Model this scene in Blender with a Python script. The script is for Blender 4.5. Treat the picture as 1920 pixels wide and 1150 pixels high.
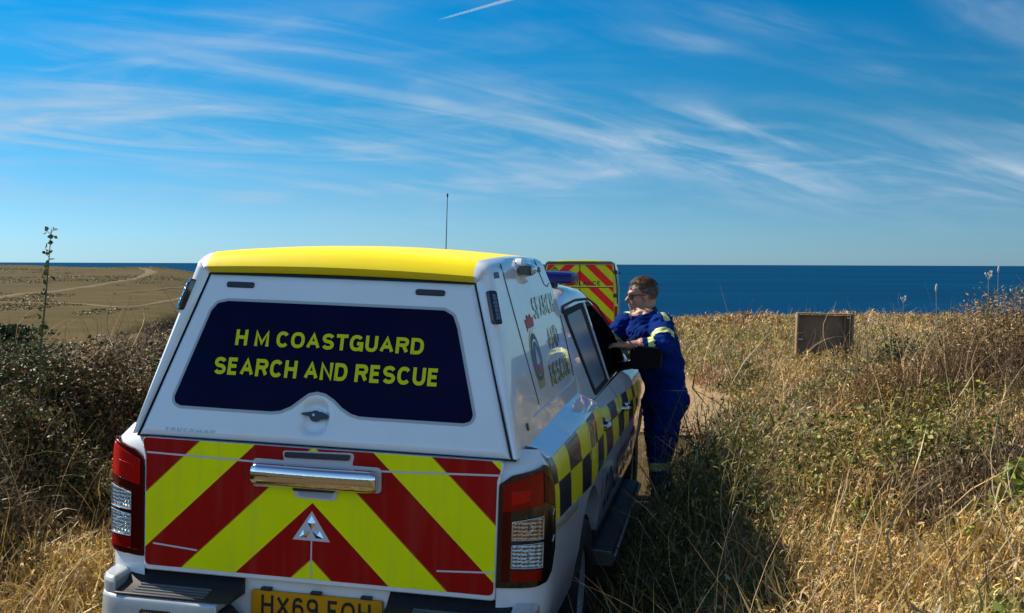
import bpy, bmesh, math, random
import numpy as np
from mathutils import Vector, Matrix, noise as mnoise

random.seed(11)
rng = np.random.default_rng(11)
for o in list(bpy.data.objects):
    bpy.data.objects.remove(o)
scene = bpy.context.scene
COL = scene.collection
R = math.radians

# ------------------------------------------------------------------ camera
CAM_Z = 1.933
FPX = 2100.0
pitch = math.atan(80.5 / FPX)
roll = 0.0036
fwd = Vector((0, math.cos(pitch), -math.sin(pitch)))
rt = Vector((1, 0, 0))
up = rt.cross(fwd)
rt2 = rt * math.cos(roll) + up * math.sin(roll)
up2 = -rt * math.sin(roll) + up * math.cos(roll)
cd = bpy.data.cameras.new('camera')
cam = bpy.data.objects.new('camera', cd)
COL.objects.link(cam)
cm = Matrix((rt2, up2, -fwd)).transposed().to_4x4()
cm.translation = Vector((0, 0, CAM_Z))
cam.matrix_world = cm
cd.sensor_width = 36.0
cd.lens = 36.0 * FPX / 1920.0
cd.clip_start = 0.05
cd.clip_end = 200000.0
scene.camera = cam

# ------------------------------------------------------------------ light and sky
SUN_EL, SUN_AZ = R(44), R(-62)          # azimuth from +Y towards +X
SUN_STRENGTH = 4.8
SKY_STRENGTH = 0.085
EXPOSURE = 0.72
sl = bpy.data.lights.new('sun', 'SUN')
sl.energy = SUN_STRENGTH
sl.angle = R(0.5)
sl.color = (1.0, 0.905, 0.75)
sun = bpy.data.objects.new('sun', sl)
COL.objects.link(sun)
sdir = Vector((math.sin(SUN_AZ) * math.cos(SUN_EL), math.cos(SUN_AZ) * math.cos(SUN_EL), math.sin(SUN_EL)))
sun.rotation_euler = sdir.to_track_quat('Z', 'Y').to_euler()
sun.location = (-8, 6, 14)

world = bpy.data.worlds.new('World')
scene.world = world
world.use_nodes = True
wt = world.node_tree
wn, wl = wt.nodes, wt.links
bgn = wn['Background']


def N(tree, t, **kw):
    n = tree.nodes.new(t)
    for k, v in kw.items():
        setattr(n, k, v)
    return n


def math_node(tree, op, a, b=None, c=None, clamp=False):
    n = tree.nodes.new('ShaderNodeMath')
    n.operation = op
    n.use_clamp = clamp
    for i, v in enumerate((a, b, c)):
        if v is None:
            continue
        if isinstance(v, (int, float)):
            n.inputs[i].default_value = v
        else:
            tree.links.new(v, n.inputs[i])
    return n.outputs[0]


def ramp(tree, fac, stops):
    n = tree.nodes.new('ShaderNodeValToRGB')
    el = n.color_ramp.elements
    while len(el) < len(stops):
        el.new(0.5)
    for e, (p, c) in zip(el, stops):
        e.position = p
        e.color = (c[0], c[1], c[2], 1) if not isinstance(c, (int, float)) else (c, c, c, 1)
    tree.links.new(fac, n.inputs[0])
    return n.outputs[0]


def mixc(tree, fac, a, b, blend='MIX'):
    n = tree.nodes.new('ShaderNodeMix')
    n.data_type = 'RGBA'
    n.blend_type = blend
    for s, v in ((0, fac), (6, a), (7, b)):
        if isinstance(v, (int, float)):
            n.inputs[s].default_value = v
        elif isinstance(v, tuple):
            n.inputs[s].default_value = (v[0], v[1], v[2], 1)
        else:
            tree.links.new(v, n.inputs[s])
    return n.outputs[2]


sky = N(wt, 'ShaderNodeTexSky', sky_type='NISHITA')
sky.sun_disc = False
sky.sun_elevation = SUN_EL
sky.sun_rotation = SUN_AZ
sky.air_density = 1.0
sky.dust_density = 0.3
sky.ozone_density = 1.5
sky.altitude = 40
tc = N(wt, 'ShaderNodeTexCoord')
sx = N(wt, 'ShaderNodeSeparateXYZ')
wl.new(tc.outputs['Generated'], sx.inputs[0])
zc = math_node(wt, 'MAXIMUM', sx.outputs[2], 0.0)
tint = ramp(wt, zc, [(0.0, (.166, .305, .525)), (0.055, (.104, .235, .392)), (0.12, (.040, .206, .322)), (0.22, (.003, .202, .338)), (0.42, (.02, .19, .33)), (0.60, (.05, .15, .26)), (1.0, (.05, .12, .20))])
backw = N(wt, 'ShaderNodeMapRange', interpolation_type='SMOOTHSTEP')   # sky brightened behind the camera as added fill light
wl.new(sx.outputs[1], backw.inputs[0])
backw.inputs[1].default_value = 0.15
backw.inputs[2].default_value = -0.45
sdot = N(wt, 'ShaderNodeVectorMath', operation='DOT_PRODUCT')
wl.new(tc.outputs['Generated'], sdot.inputs[0])
sdot.inputs[1].default_value = tuple(sdir)
sfac = math_node(wt, 'MULTIPLY_ADD', math_node(wt, 'MAXIMUM', sdot.outputs['Value'], math_node(wt, 'MULTIPLY', backw.outputs[0], 0.30)), 1.12, 1.62)
lowb = N(wt, 'ShaderNodeMapRange', interpolation_type='SMOOTHSTEP')
wl.new(sx.outputs[2], lowb.inputs[0])
lowb.inputs[1].default_value = 0.80
lowb.inputs[2].default_value = 0.25
tint = mixc(wt, math_node(wt, 'MULTIPLY', backw.outputs[0], lowb.outputs[0]), tint, (.42, .62, .78))
skyt = mixc(wt, 1.0, sky.outputs[0], tint, 'MULTIPLY')
skys = N(wt, 'ShaderNodeVectorMath', operation='SCALE')
wl.new(skyt, skys.inputs[0])
wl.new(sfac, skys.inputs['Scale'])
skyt = skys.outputs[0]
zden = math_node(wt, 'ADD', zc, 0.25)
px_ = math_node(wt, 'DIVIDE', sx.outputs[0], zden)
py_ = math_node(wt, 'DIVIDE', sx.outputs[1], zden)
cxyz = N(wt, 'ShaderNodeCombineXYZ')
wl.new(px_, cxyz.inputs[0])
wl.new(py_, cxyz.inputs[1])


def cirrus(rot, scl, loc, nscale, detail, dist, lo, hi):
    mp = N(wt, 'ShaderNodeMapping')
    mp.inputs['Scale'].default_value = scl
    mp.inputs['Location'].default_value = loc
    vr = N(wt, 'ShaderNodeVectorRotate', rotation_type='Z_AXIS')
    vr.inputs['Angle'].default_value = rot
    wl.new(cxyz.outputs[0], vr.inputs['Vector'])
    wl.new(vr.outputs[0], mp.inputs[0])
    ns = N(wt, 'ShaderNodeTexNoise')
    ns.inputs['Scale'].default_value = nscale
    ns.inputs['Detail'].default_value = detail
    ns.inputs['Roughness'].default_value = 0.56
    ns.inputs['Distortion'].default_value = dist
    wl.new(mp.outputs[0], ns.inputs[0])
    mr = N(wt, 'ShaderNodeMapRange', interpolation_type='SMOOTHSTEP')
    wl.new(ns.outputs[0], mr.inputs[0])
    mr.inputs[1].default_value = lo
    mr.inputs[2].default_value = hi
    return mr.outputs[0]


c_big = cirrus(-0.30, (0.75, 1.35, 1), (2.0, 1.15, 0), 1.0, 4, 0.7, 0.36, 0.64)
c_fib = cirrus(-0.48, (1.05, 3.6, 1), (0.7, 4.2, 0), 1.15, 9, 1.5, 0.34, 0.78)
c_fine = cirrus(-0.12, (1.3, 2.8, 1), (5.3, 0.2, 0), 1.3, 8, 2.2, 0.42, 0.78)
cl = math_node(wt, 'MULTIPLY', c_big, c_fib)
cl = math_node(wt, 'MULTIPLY_ADD', math_node(wt, 'MULTIPLY', c_fine, c_big), 0.50, cl)
fade = N(wt, 'ShaderNodeMapRange', interpolation_type='SMOOTHSTEP')
wl.new(zc, fade.inputs[0])
fade.inputs[1].default_value = 0.015
fade.inputs[2].default_value = 0.085
cl = math_node(wt, 'MULTIPLY', cl, fade.outputs[0])
cl = math_node(wt, 'MULTIPLY', cl, 0.78, clamp=True)
skyc = mixc(wt, cl, skyt, (3.5, 4.4, 5.4))
wl.new(skyc, bgn.inputs['Color'])
bgn.inputs['Strength'].default_value = SKY_STRENGTH

vs = scene.view_settings
vs.view_transform = 'Standard'
vs.look = 'None'
vs.exposure = EXPOSURE
vs.gamma = 1.0
vs.use_curve_mapping = False
cy = scene.cycles
cy.max_bounces = 8
cy.transparent_max_bounces = 16
cy.diffuse_bounces = 1
cy.glossy_bounces = 4
cy.transmission_bounces = 6
cy.caustics_reflective = False
cy.caustics_refractive = False
cy.use_denoising = True


# ------------------------------------------------------------------ materials
def pbr(name, col, rough=0.5, metal=0.0, coat=0.0, spec=0.5, var=None, bump=None, trans=0.0, coord='Object'):
    m = bpy.data.materials.new(name)
    m.use_nodes = True
    t = m.node_tree
    b = t.nodes['Principled BSDF']
    b.inputs['Base Color'].default_value = (*col, 1)
    b.inputs['Roughness'].default_value = rough
    b.inputs['Metallic'].default_value = metal
    b.inputs['Coat Weight'].default_value = coat
    b.inputs['Coat Roughness'].default_value = 0.03
    b.inputs['Specular IOR Level'].default_value = spec
    co = None
    if var or bump:
        co = N(t, 'ShaderNodeTexCoord')
    if var:
        sc, amt, col2 = var
        n = N(t, 'ShaderNodeTexNoise')
        n.inputs['Scale'].default_value = sc
        n.inputs['Detail'].default_value = 6
        n.inputs['Roughness'].default_value = 0.65
        t.links.new(co.outputs[coord], n.inputs[0])
        mr = N(t, 'ShaderNodeMapRange')
        t.links.new(n.outputs[0], mr.inputs[0])
        mr.inputs[1].default_value = 0.42
        mr.inputs[2].default_value = 0.75
        mr.inputs[4].default_value = amt
        t.links.new(mixc(t, mr.outputs[0], col, col2), b.inputs['Base Color'])
    if bump:
        sc, st, dist = bump
        n = N(t, 'ShaderNodeTexNoise')
        n.inputs['Scale'].default_value = sc
        n.inputs['Detail'].default_value = 5
        t.links.new(co.outputs[coord], n.inputs[0])
        bn = N(t, 'ShaderNodeBump')
        bn.inputs['Strength'].default_value = st
        bn.inputs['Distance'].default_value = dist
        t.links.new(n.outputs[0], bn.inputs['Height'])
        t.links.new(bn.outputs[0], b.inputs['Normal'])
    return m


YEL = (0.88, 0.90, 0.0)
RED = (0.38, 0.0, 0.001)
M = {}
M['white'] = pbr('white_paint', (0.82, 0.84, 0.85), 0.32, coat=1.0, var=(5, 0.30, (0.52, 0.48, 0.41)), bump=(1.6, 0.05, 0.01))
M['hatch_white'] = pbr('hatch_white_paint', (0.80, 0.84, 0.86), 0.35, coat=0.8, var=(4, 0.22, (0.62, 0.61, 0.57)), bump=(2.2, 0.05, 0.01))
M['yellow'] = pbr('yellow_film', (0.95, 0.72, 0.0), 0.42, spec=.3, var=(7, 0.12, (0.7, 0.55, 0.02)))
M['check_yellow'] = pbr('check_yellow_film', (0.85, 0.74, 0.005), 0.35, coat=0.3, var=(9, 0.2, (0.65, 0.55, 0.02)))
M['navy'] = pbr('navy_film', (0.006, 0.008, 0.05), 0.3, coat=0.5)
M['navy_glass'] = pbr('navy_glass', (0.002, 0.002, 0.026), 0.05, spec=0.07)
M['black'] = pbr('black_plastic', (0.012, 0.012, 0.014), 0.55, var=(30, 0.4, (0.03, 0.03, 0.03)), bump=(300, 0.15, 0.002))
M['black_gloss'] = pbr('black_gloss', (0.006, 0.006, 0.008), 0.12, coat=0.5)
M['black_matt'] = pbr('black_matt', (0.006, 0.006, 0.008), 0.6, spec=.1)
M['side_letters'] = pbr('side_letters', (.42, .42, .12), .35, coat=1.0)
M['side_edge'] = pbr('side_letter_edge', (.12, .13, .07), .35, coat=1.0)
M['rubber'] = pbr('rubber', (0.012, 0.012, 0.012), 0.8, var=(25, 0.5, (0.05, 0.042, 0.03)))
M['chrome'] = pbr('chrome', (0.75, 0.76, 0.78), 0.05, 1.0, bump=(9, 0.12, 0.01))
M['silver'] = pbr('silver_paint', (0.55, 0.55, 0.54), 0.3, 0.3, coat=0.6, var=(8, 0.25, (0.35, 0.32, 0.28)))
M['steel'] = pbr('steel', (0.45, 0.45, 0.46), 0.35, 1.0)
M['glass'] = pbr('dark_glass', (0.004, 0.006, 0.007), 0.03, spec=0.8)
M['glass_rear'] = pbr('sky_toned_glass', (.10, .15, .19), .30, spec=.6, var=(3, .4, (.06, .09, .11)))  # grey-blue base colour stands in for the sky's reflection
M['glass_open'] = pbr('dim_glass', (0.003, 0.003, 0.004), 0.9, spec=0.0)
M['red_lens'] = pbr('red_lens', (0.26, 0.001, 0.002), 0.15, spec=.35)
M['red_dark'] = pbr('dark_red_lens', (0.07, 0.0005, 0.001), 0.18, spec=.3)
M['red_bright'] = pbr('bright_red_lens', (0.48, 0.002, 0.004), 0.14, spec=.4)
M['grey_line'] = pbr('white_film_edge', (0.62, 0.58, 0.60), 0.4)
M['blue_lens'] = pbr('blue_lens', (0.003, 0.006, 0.10), 0.3, spec=.3)
M['letter_yellow'] = pbr('letter_yellow', (0.74, 0.70, 0.0), 0.5, spec=.2)
M['letter_black'] = pbr('letter_black', (0.004, 0.004, 0.005), 0.5)
M['letter_navy'] = pbr('letter_navy', (0.01, 0.015, 0.06), 0.4)
M['plate'] = pbr('plate_yellow', (0.66, 0.29, 0.003), 0.4, spec=.3, var=(12, 0.3, (0.48, 0.17, 0.005)))
M['tread'] = pbr('tread_grey', (.20, .20, .21), .35, .3)
M['dark_seal'] = pbr('dark_seal', (0.004, 0.005, 0.008), 0.6)


def clear_lens(name, tint):
    m = pbr(name, tint, 0.14, 0.75, coat=1.0)
    t = m.node_tree
    co = N(t, 'ShaderNodeTexCoord')
    mp = N(t, 'ShaderNodeMapping')
    mp.inputs['Scale'].default_value = (70, 70, 70)
    t.links.new(co.outputs['Object'], mp.inputs[0])
    ch = N(t, 'ShaderNodeTexVoronoi')
    ch.inputs['Scale'].default_value = 1.0
    ch.inputs['Randomness'].default_value = 0.25
    t.links.new(mp.outputs[0], ch.inputs[0])
    bn = N(t, 'ShaderNodeBump')
    bn.inputs['Strength'].default_value = 0.9
    bn.inputs['Distance'].default_value = 0.01
    t.links.new(ch.outputs['Distance'], bn.inputs['Height'])
    t.links.new(bn.outputs[0], t.nodes['Principled BSDF'].inputs['Normal'])
    return m


M['clear'] = clear_lens('clear_lens', (0.42, 0.46, 0.48))
M['amber'] = clear_lens('amber_lens', (0.42, 0.26, 0.17))
M['scene_led'] = clear_lens('scene_lamp_lens', (0.10, 0.14, 0.18))


def chevron(name, axis_u, v0, period, yel, red, rough=0.35):
    """two-colour chevrons: v = z + 0.96*|u| over a period"""
    m = pbr(name, yel, rough, spec=.22)
    t = m.node_tree
    b = t.nodes['Principled BSDF']
    co = N(t, 'ShaderNodeTexCoord')
    s = N(t, 'ShaderNodeSeparateXYZ')
    t.links.new(co.outputs['Object'], s.inputs[0])
    u = math_node(t, 'ABSOLUTE', math_node(t, 'ADD', s.outputs[0], axis_u))
    v = math_node(t, 'MULTIPLY_ADD', u, 0.96, s.outputs[2])
    v = math_node(t, 'DIVIDE', math_node(t, 'SUBTRACT', v, v0), period)
    v = math_node(t, 'FRACT', v)
    # thin orange edge where the films meet
    e = math_node(t, 'ABSOLUTE', math_node(t, 'SUBTRACT', v, 0.5))
    edge = math_node(t, 'LESS_THAN', e, 0.006)
    f = math_node(t, 'LESS_THAN', v, 0.5)
    n = N(t, 'ShaderNodeTexNoise')
    n.inputs['Scale'].default_value = 3.5
    n.inputs['Detail'].default_value = 5
    t.links.new(co.outputs['Object'], n.inputs[0])
    yv = mixc(t, n.outputs[0], tuple(c * 0.86 for c in yel), tuple(min(1, c * 1.12) for c in yel))
    c = mixc(t, f, red, yv)
    c = mixc(t, edge, c, (0.5, 0.28, 0.01))
    # road film: thin dusty runs down the sheeting
    mp = N(t, 'ShaderNodeMapping')
    mp.inputs['Scale'].default_value = (22, 22, 1.6)
    t.links.new(co.outputs['Object'], mp.inputs[0])
    n2_ = N(t, 'ShaderNodeTexNoise')
    n2_.inputs['Scale'].default_value = 1.0
    n2_.inputs['Detail'].default_value = 6
    t.links.new(mp.outputs[0], n2_.inputs[0])
    dm = N(t, 'ShaderNodeMapRange')
    t.links.new(n2_.outputs[0], dm.inputs[0])
    dm.inputs[1].default_value = 0.48
    dm.inputs[2].default_value = 0.80
    dm.inputs[4].default_value = 0.14
    c = mixc(t, dm.outputs[0], c, (0.22, 0.18, 0.11))
    t.links.new(c, b.inputs['Base Color'])
    # faint honeycomb of the reflective sheeting
    vo = N(t, 'ShaderNodeTexVoronoi')
    vo.inputs['Scale'].default_value = 160
    t.links.new(co.outputs['Object'], vo.inputs[0])
    bn = N(t, 'ShaderNodeBump')
    bn.inputs['Strength'].default_value = 0.06
    bn.inputs['Distance'].default_value = 0.002
    t.links.new(vo.outputs['Distance'], bn.inputs['Height'])
    t.links.new(bn.outputs[0], b.inputs['Normal'])
    return m


M['chevron'] = chevron('tailgate_chevrons', 0.0125, 1.03, 0.431, YEL, RED)
M['van_chevron'] = chevron('van_chevrons', 0.0, 1.85, 0.50, (0.60, 0.62, 0.0), (0.78, 0.006, 0.006))


# ------------------------------------------------------------------ mesh helpers
class MB:
    def __init__(self):
        self.v, self.f, self.m = [], [], []

    def add(self, verts, faces, mi=0):
        b = len(self.v)
        self.v.extend([tuple(p) for p in verts])
        self.f.extend([tuple(b + i for i in f) for f in faces])
        self.m.extend([mi] * len(faces))

    def box(self, lo, hi, mi=0):
        x0, y0, z0 = lo
        x1, y1, z1 = hi
        self.add([(x0, y0, z0), (x1, y0, z0), (x1, y1, z0), (x0, y1, z0), (x0, y0, z1), (x1, y0, z1), (x1, y1, z1), (x0, y1, z1)],
                 [(3, 2, 1, 0), (4, 5, 6, 7), (0, 1, 5, 4), (1, 2, 6, 5), (2, 3, 7, 6), (3, 0, 4, 7)], mi)

    def prism(self, pts, off, mi=0):
        """closed solid: outline pts (3D) extruded by off"""
        n = len(pts)
        o = Vector(off)
        q = [Vector(p) + o for p in pts]
        self.add(list(map(Vector, pts)) + q, [tuple(range(n)), tuple(reversed(range(n, 2 * n)))] +
                 [((i + 1) % n, i, n + i, n + (i + 1) % n) for i in range(n)], mi)

    def tube(self, pts, r, n=10, mi=0, cap=True):
        pts = [Vector(p) for p in pts]
        rs = r if isinstance(r, (list, tuple)) else [r] * len(pts)
        rings = []
        prev = None
        for i, p in enumerate(pts):
            a = pts[max(i - 1, 0)]
            b = pts[min(i + 1, len(pts) - 1)]
            d = (b - a).normalized()
            if prev is None:
                s = d.cross(Vector((0, 0, 1)))
                if s.length < 1e-4:
                    s = d.cross(Vector((1, 0, 0)))
                s.normalize()
            else:
                s = (prev - d * prev.dot(d)).normalized()
            prev = s
            t = d.cross(s)
            rings.append([p + (s * math.cos(2 * math.pi * k / n) + t * math.sin(2 * math.pi * k / n)) * rs[i] for k in range(n)])
        self.loft(rings, True, mi, cap)

    def loft(self, rings, closed=True, mi=0, cap=False):
        n = len(rings[0])
        v = [p for r_ in rings for p in r_]
        f = []
        kk = n if closed else n - 1
        for i in range(len(rings) - 1):
            for k in range(kk):
                k2 = (k + 1) % n
                f.append((i * n + k, i * n + k2, (i + 1) * n + k2, (i + 1) * n + k))
        if cap:
            f.append(tuple(reversed(range(n))))
            f.append(tuple(range((len(rings) - 1) * n, len(rings) * n)))
        self.add(v, f, mi)

    def grid(self, fn, us, vs_, mi=0, mf=None):
        v = [fn(u, w) for u in us for w in vs_]
        n = len(vs_)
        b = len(self.v)
        self.v.extend([tuple(p) for p in v])
        for i in range(len(us) - 1):
            for j in range(n - 1):
                self.f.append((b + i * n + j, b + (i + 1) * n + j, b + (i + 1) * n + j + 1, b + i * n + j + 1))
                self.m.append(mf(us[i], vs_[j]) if mf else mi)

    def mirror_x(self):
        b = len(self.v)
        self.v.extend([(-x, y, z) for x, y, z in self.v[:b]])
        nf = len(self.f)
        for i in range(nf):
            self.f.append(tuple(b + k for k in reversed(self.f[i])))
            self.m.append(self.m[i])

    def build(self, name, mats, parent=None, smooth=35, bevel=0, seg=2, solid=0):
        me = bpy.data.meshes.new(name)
        me.from_pydata(self.v, [], self.f)
        mats = mats if isinstance(mats, (list, tuple)) else [mats]
        for m in mats:
            me.materials.append(m)
        if len(mats) > 1:
            me.polygons.foreach_set('material_index', self.m)
        bm = bmesh.new()
        bm.from_mesh(me)
        bmesh.ops.recalc_face_normals(bm, faces=bm.faces)
        bm.to_mesh(me)
        bm.free()
        if smooth:
            me.polygons.foreach_set('use_smooth', [True] * len(me.polygons))
            me.set_sharp_from_angle(angle=R(smooth))
        o = bpy.data.objects.new(name, me)
        COL.objects.link(o)
        if parent:
            o.parent = parent
        if solid:
            md = o.modifiers.new('solid', 'SOLIDIFY')
            md.thickness = solid
            md.offset = -1
        if bevel:
            md = o.modifiers.new('bevel', 'BEVEL')
            md.width = bevel
            md.segments = seg
            md.limit_method = 'ANGLE'
            md.angle_limit = R(40)
        return o


def empty(name, label, cat, loc=(0, 0, 0), group=None):
    o = bpy.data.objects.new(name, None)
    COL.objects.link(o)
    o.location = loc
    o.empty_display_size = 0.2
    return tag(o, label, cat, group)


def tag(o, label=None, cat=None, group=None, kind=None):
    for k, v in (('label', label), ('category', cat), ('group', group), ('kind', kind)):
        if v:
            o[k] = v
    return o


def fillet(pts, r, n=5):
    """round the corners of a closed 2D outline"""
    out = []
    k = len(pts)
    for i in range(k):
        p0, p1, p2 = (Vector(pts[(i + j) % k][:2]) for j in (-1, 0, 1))
        ri = pts[i][2] if len(pts[i]) > 2 else r
        a, b = (p0 - p1), (p2 - p1)
        la, lb = a.length, b.length
        a.normalize()
        b.normalize()
        ang = a.angle(b)
        if ri <= 0 or ang > 3.05:
            out.append((p1.x, p1.y))
            continue
        d = min(ri / math.tan(ang / 2), la * 0.49, lb * 0.49)
        q0, q1 = p1 + a * d, p1 + b * d
        for j in range(n + 1):
            t = j / n
            q = q0 * (1 - t) ** 2 + p1 * 2 * t * (1 - t) + q1 * t * t
            out.append((q.x, q.y))
    return out


def offset_poly(pts, d):
    """shrink (d<0) or grow a closed 2D outline"""
    k = len(pts)
    A = sum(pts[i][0] * pts[(i + 1) % k][1] - pts[(i + 1) % k][0] * pts[i][1] for i in range(k))
    sg = 1 if A > 0 else -1
    out = []
    for i in range(k):
        p0, p1, p2 = (Vector(pts[(i + j) % k]) for j in (-1, 0, 1))
        e = (p2 - p0)
        if e.length < 1e-9:
            out.append(tuple(p1))
            continue
        e.normalize()
        nrm = Vector((e.y, -e.x)) * sg
        out.append(tuple(p1 + nrm * d))
    return out


def sm(a, b, x):
    t = np.clip((np.asarray(x, float) - a) / (b - a), 0, 1)
    return t * t * (3 - 2 * t)


# ------------------------------------------------------------------ lettering: a plain bold sans drawn as strokes
def _arc(cx_, cy_, rx, ry, a0, a1, n=14, p=2.35):
    out = []
    for i in range(n + 1):
        a = R(a0 + (a1 - a0) * i / n)
        c, s = math.cos(a), math.sin(a)
        out.append((cx_ + rx * math.copysign(abs(c) ** (2 / p), c), cy_ + ry * math.copysign(abs(s) ** (2 / p), s)))
    return out


_S = _arc(.5, .75, .5, .25, 20, 180, 8, 2.1) + _arc(.5, .75, .5, .25, 180, 250, 5, 2.0) + _arc(.5, .25, .5, .25, 70, 0, 5, 2.0) + _arc(.5, .25, .5, .25, 0, -160, 8, 2.1)
GLYPH = {   # width / height, strokes in the unit box
    'H': (.80, [[(0, 0), (0, 1)], [(1, 0), (1, 1)], [(0, .52), (1, .52)]]),
    'M': (.96, [[(0, 0), (0, 1), (.5, .12), (1, 1), (1, 0)]]),
    'C': (.84, [_arc(.5, .5, .5, .5, 38, 322, 22)]),
    'O': (.90, [_arc(.5, .5, .5, .5, 0, 360, 30)]),
    'A': (.90, [[(0, -.03), (.5, 1.0), (1, -.03)], [(.2, .33), (.8, .33)]]),
    'S': (.78, [_S]),
    'T': (.76, [[(0, 1), (1, 1)], [(.5, 0), (.5, 1)]]),
    'G': (.88, [_arc(.5, .5, .5, .5, 40, 360, 24), [(1, .0), (1, .46), (.55, .46)]]),
    'U': (.80, [[(0, 1), (0, .42)] + _arc(.5, .40, .5, .40, 180, 360, 14) + [(1, .42), (1, 1)]]),
    'R': (.82, [[(0, 0), (0, 1), (.55, 1)] + _arc(.6, .76, .38, .24, 90, -90, 10) + [(.05, .52)], [(.62, .50), (.98, .0)]]),
    'D': (.82, [[(0, 0), (0, 1), (.45, 1)] + _arc(.45, .5, .55, .5, 90, -90, 16) + [(-.08, 0)]]),
    'E': (.70, [[(1, 1), (0, 1), (0, 0), (1, 0)], [(0, .52), (.92, .52)]]),
    'F': (.68, [[(1, 1), (0, 1), (0, -.06)], [(0, .50), (.88, .50)]]),
    'N': (.80, [[(0, 0), (0, 1), (1, 0), (1, 1)]]),
    'L': (.66, [[(0, 1), (0, 0), (1, 0)]]),
    'B': (.80, [[(0, 0), (0, 1), (.5, 1)] + _arc(.52, .765, .40, .235, 90, -90, 9) + _arc(.52, .265, .48, .265, 90, -90, 9) + [(-.05, 0)], [(0, .53), (.5, .53)]]),
    'I': (.20, [[(.5, 0), (.5, 1)]]),
    'K': (.82, [[(0, 0), (0, 1)], [(.95, 1), (.08, .42)], [(.36, .6), (1, 0)]]),
    'X': (.86, [[(.02, 0), (.98, 1)], [(.02, 1), (.98, 0)]]),
    'V': (.86, [[(0, 1), (.5, 0), (1, 1)]]),
    'W': (1.2, [[(0, 1), (.26, 0), (.5, .9), (.74, 0), (1, 1)]]),
    '0': (.74, [_arc(.5, .5, .5, .5, 0, 360, 28)]),
    '6': (.74, [_arc(.5, .30, .5, .30, 0, 360, 20), _arc(.5, .5, .5, .5, 40, 200, 14)]),
    '9': (.74, [_arc(.5, .70, .5, .30, 0, 360, 20), _arc(.5, .5, .5, .5, 20, -140, 14)]),
    '3': (.74, [_arc(.48, .76, .48, .24, 150, -90, 12) + _arc(.48, .26, .52, .26, 90, -150, 12)]),
    '5': (.74, [[(.95, 1), (.12, 1), (.06, .52)] + _arc(.47, .32, .52, .32, 130, -145, 16)]),
}


def _ribbon(path, t):
    """mitred band of width t along a 2D polyline"""
    P = [Vector(p) for p in path]
    Q = [P[0]]
    for p in P[1:]:
        if (p - Q[-1]).length > 1e-4:
            Q.append(p)
    P = Q
    closed = (P[0] - P[-1]).length < 1e-3
    L, Rr = [], []
    n = len(P)
    for i in range(n):
        if closed and i in (0, n - 1):
            d0, d1 = (P[-1] - P[-2]).normalized(), (P[1] - P[0]).normalized()
        else:
            d0 = (P[i] - P[i - 1]).normalized() if i > 0 else (P[1] - P[0]).normalized()
            d1 = (P[i + 1] - P[i]).normalized() if i < n - 1 else d0
        b = d0 + d1
        b = b.normalized() if b.length > 1e-6 else d0
        nn = Vector((-b.y, b.x))
        c = max(.66, nn.dot(Vector((-d0.y, d0.x))))
        L.append(P[i] + nn * (t / 2 / c))
        Rr.append(P[i] - nn * (t / 2 / c))
    return L, Rr


def put_text(mb, s, fn, bold=.19, mi=0, extra=0.0, space=.36, grow=0.0):
    """fn maps (u, v, h) in the unit box of the words to 3D; h lifts crossing strokes by a hair"""
    gap = .15 + extra
    x = 0
    items = []
    for ch in s:
        if ch == ' ':
            x += space
            continue
        w, st = GLYPH[ch]
        items.append((x, w, st))
        x += w + gap
    tot = x - gap
    for x0, w, st in items:
        for k, path in enumerate(st):
            t = bold
            pp = [(x0 + t / 2 + px * max(w - t, .001), t / 2 + py * (1 - t)) for px, py in path]
            if len(path) == 2 and abs(path[0][0] - path[1][0]) < 1e-6:          # upright: reach the full height
                y0, y1 = pp[0][1], pp[1][1]
                pp = [(pp[0][0], y0 - t / 2 if path[0][1] == 0 else y0), (pp[1][0], y1 + t / 2 if path[1][1] == 1 else y1)]
            elif len(path) == 2 and abs(path[0][1] - path[1][1]) < 1e-6 and len(st) > 1 and path[0][1] == 1:
                pp = [(pp[0][0] - t / 2, pp[0][1]), (pp[1][0] + t / 2, pp[1][1])]
            else:
                for e, o in ((0, 1), (-1, -2)):
                    if abs(path[e][0] - path[o][0]) < 1e-6 and path[e][1] in (0, 1):
                        pp[e] = (pp[e][0], pp[e][1] + (t / 2 if path[e][1] == 1 else -t / 2))
            L, Rr = _ribbon(pp, t + grow)
            n = len(L)
            V = [fn(p.x / tot, p.y, k * .00015) for p in L] + [fn(p.x / tot, p.y, k * .00015) for p in Rr]
            mb.add(V, [(i, i + 1, n + i + 1, n + i) for i in range(n - 1)], mi)


# ================================================================== PICKUP TRUCK (own frame: x right, y forward, z up)
TM = Matrix(((0.98218488, 0.18581981, 0.02799734), (-0.1851806, 0.98241291, -0.0239377), (-0.03195305, 0.01832668, 0.99932134))).to_4x4()
TM.translation = Vector((-0.76481, 4.21062, 0.0))
truck = empty('pickup_truck', 'white coastguard pickup truck with navy rear window and red and yellow chevron tailgate', 'pickup truck')
truck.matrix_world = TM

HN = Vector((0, -1, 0.3)).normalized()


def hp(x, z, off=0.0):                      # point on the leaning hatch plane
    return Vector((x, 0.3 * z - 0.352, z)) + HN * off


def sp(y, z, off=0.0, s=1):                 # point on the canopy's side
    return Vector((s * (1.0717 - 0.247 * z + off * 0.971), y, z + off * 0.24))


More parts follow.
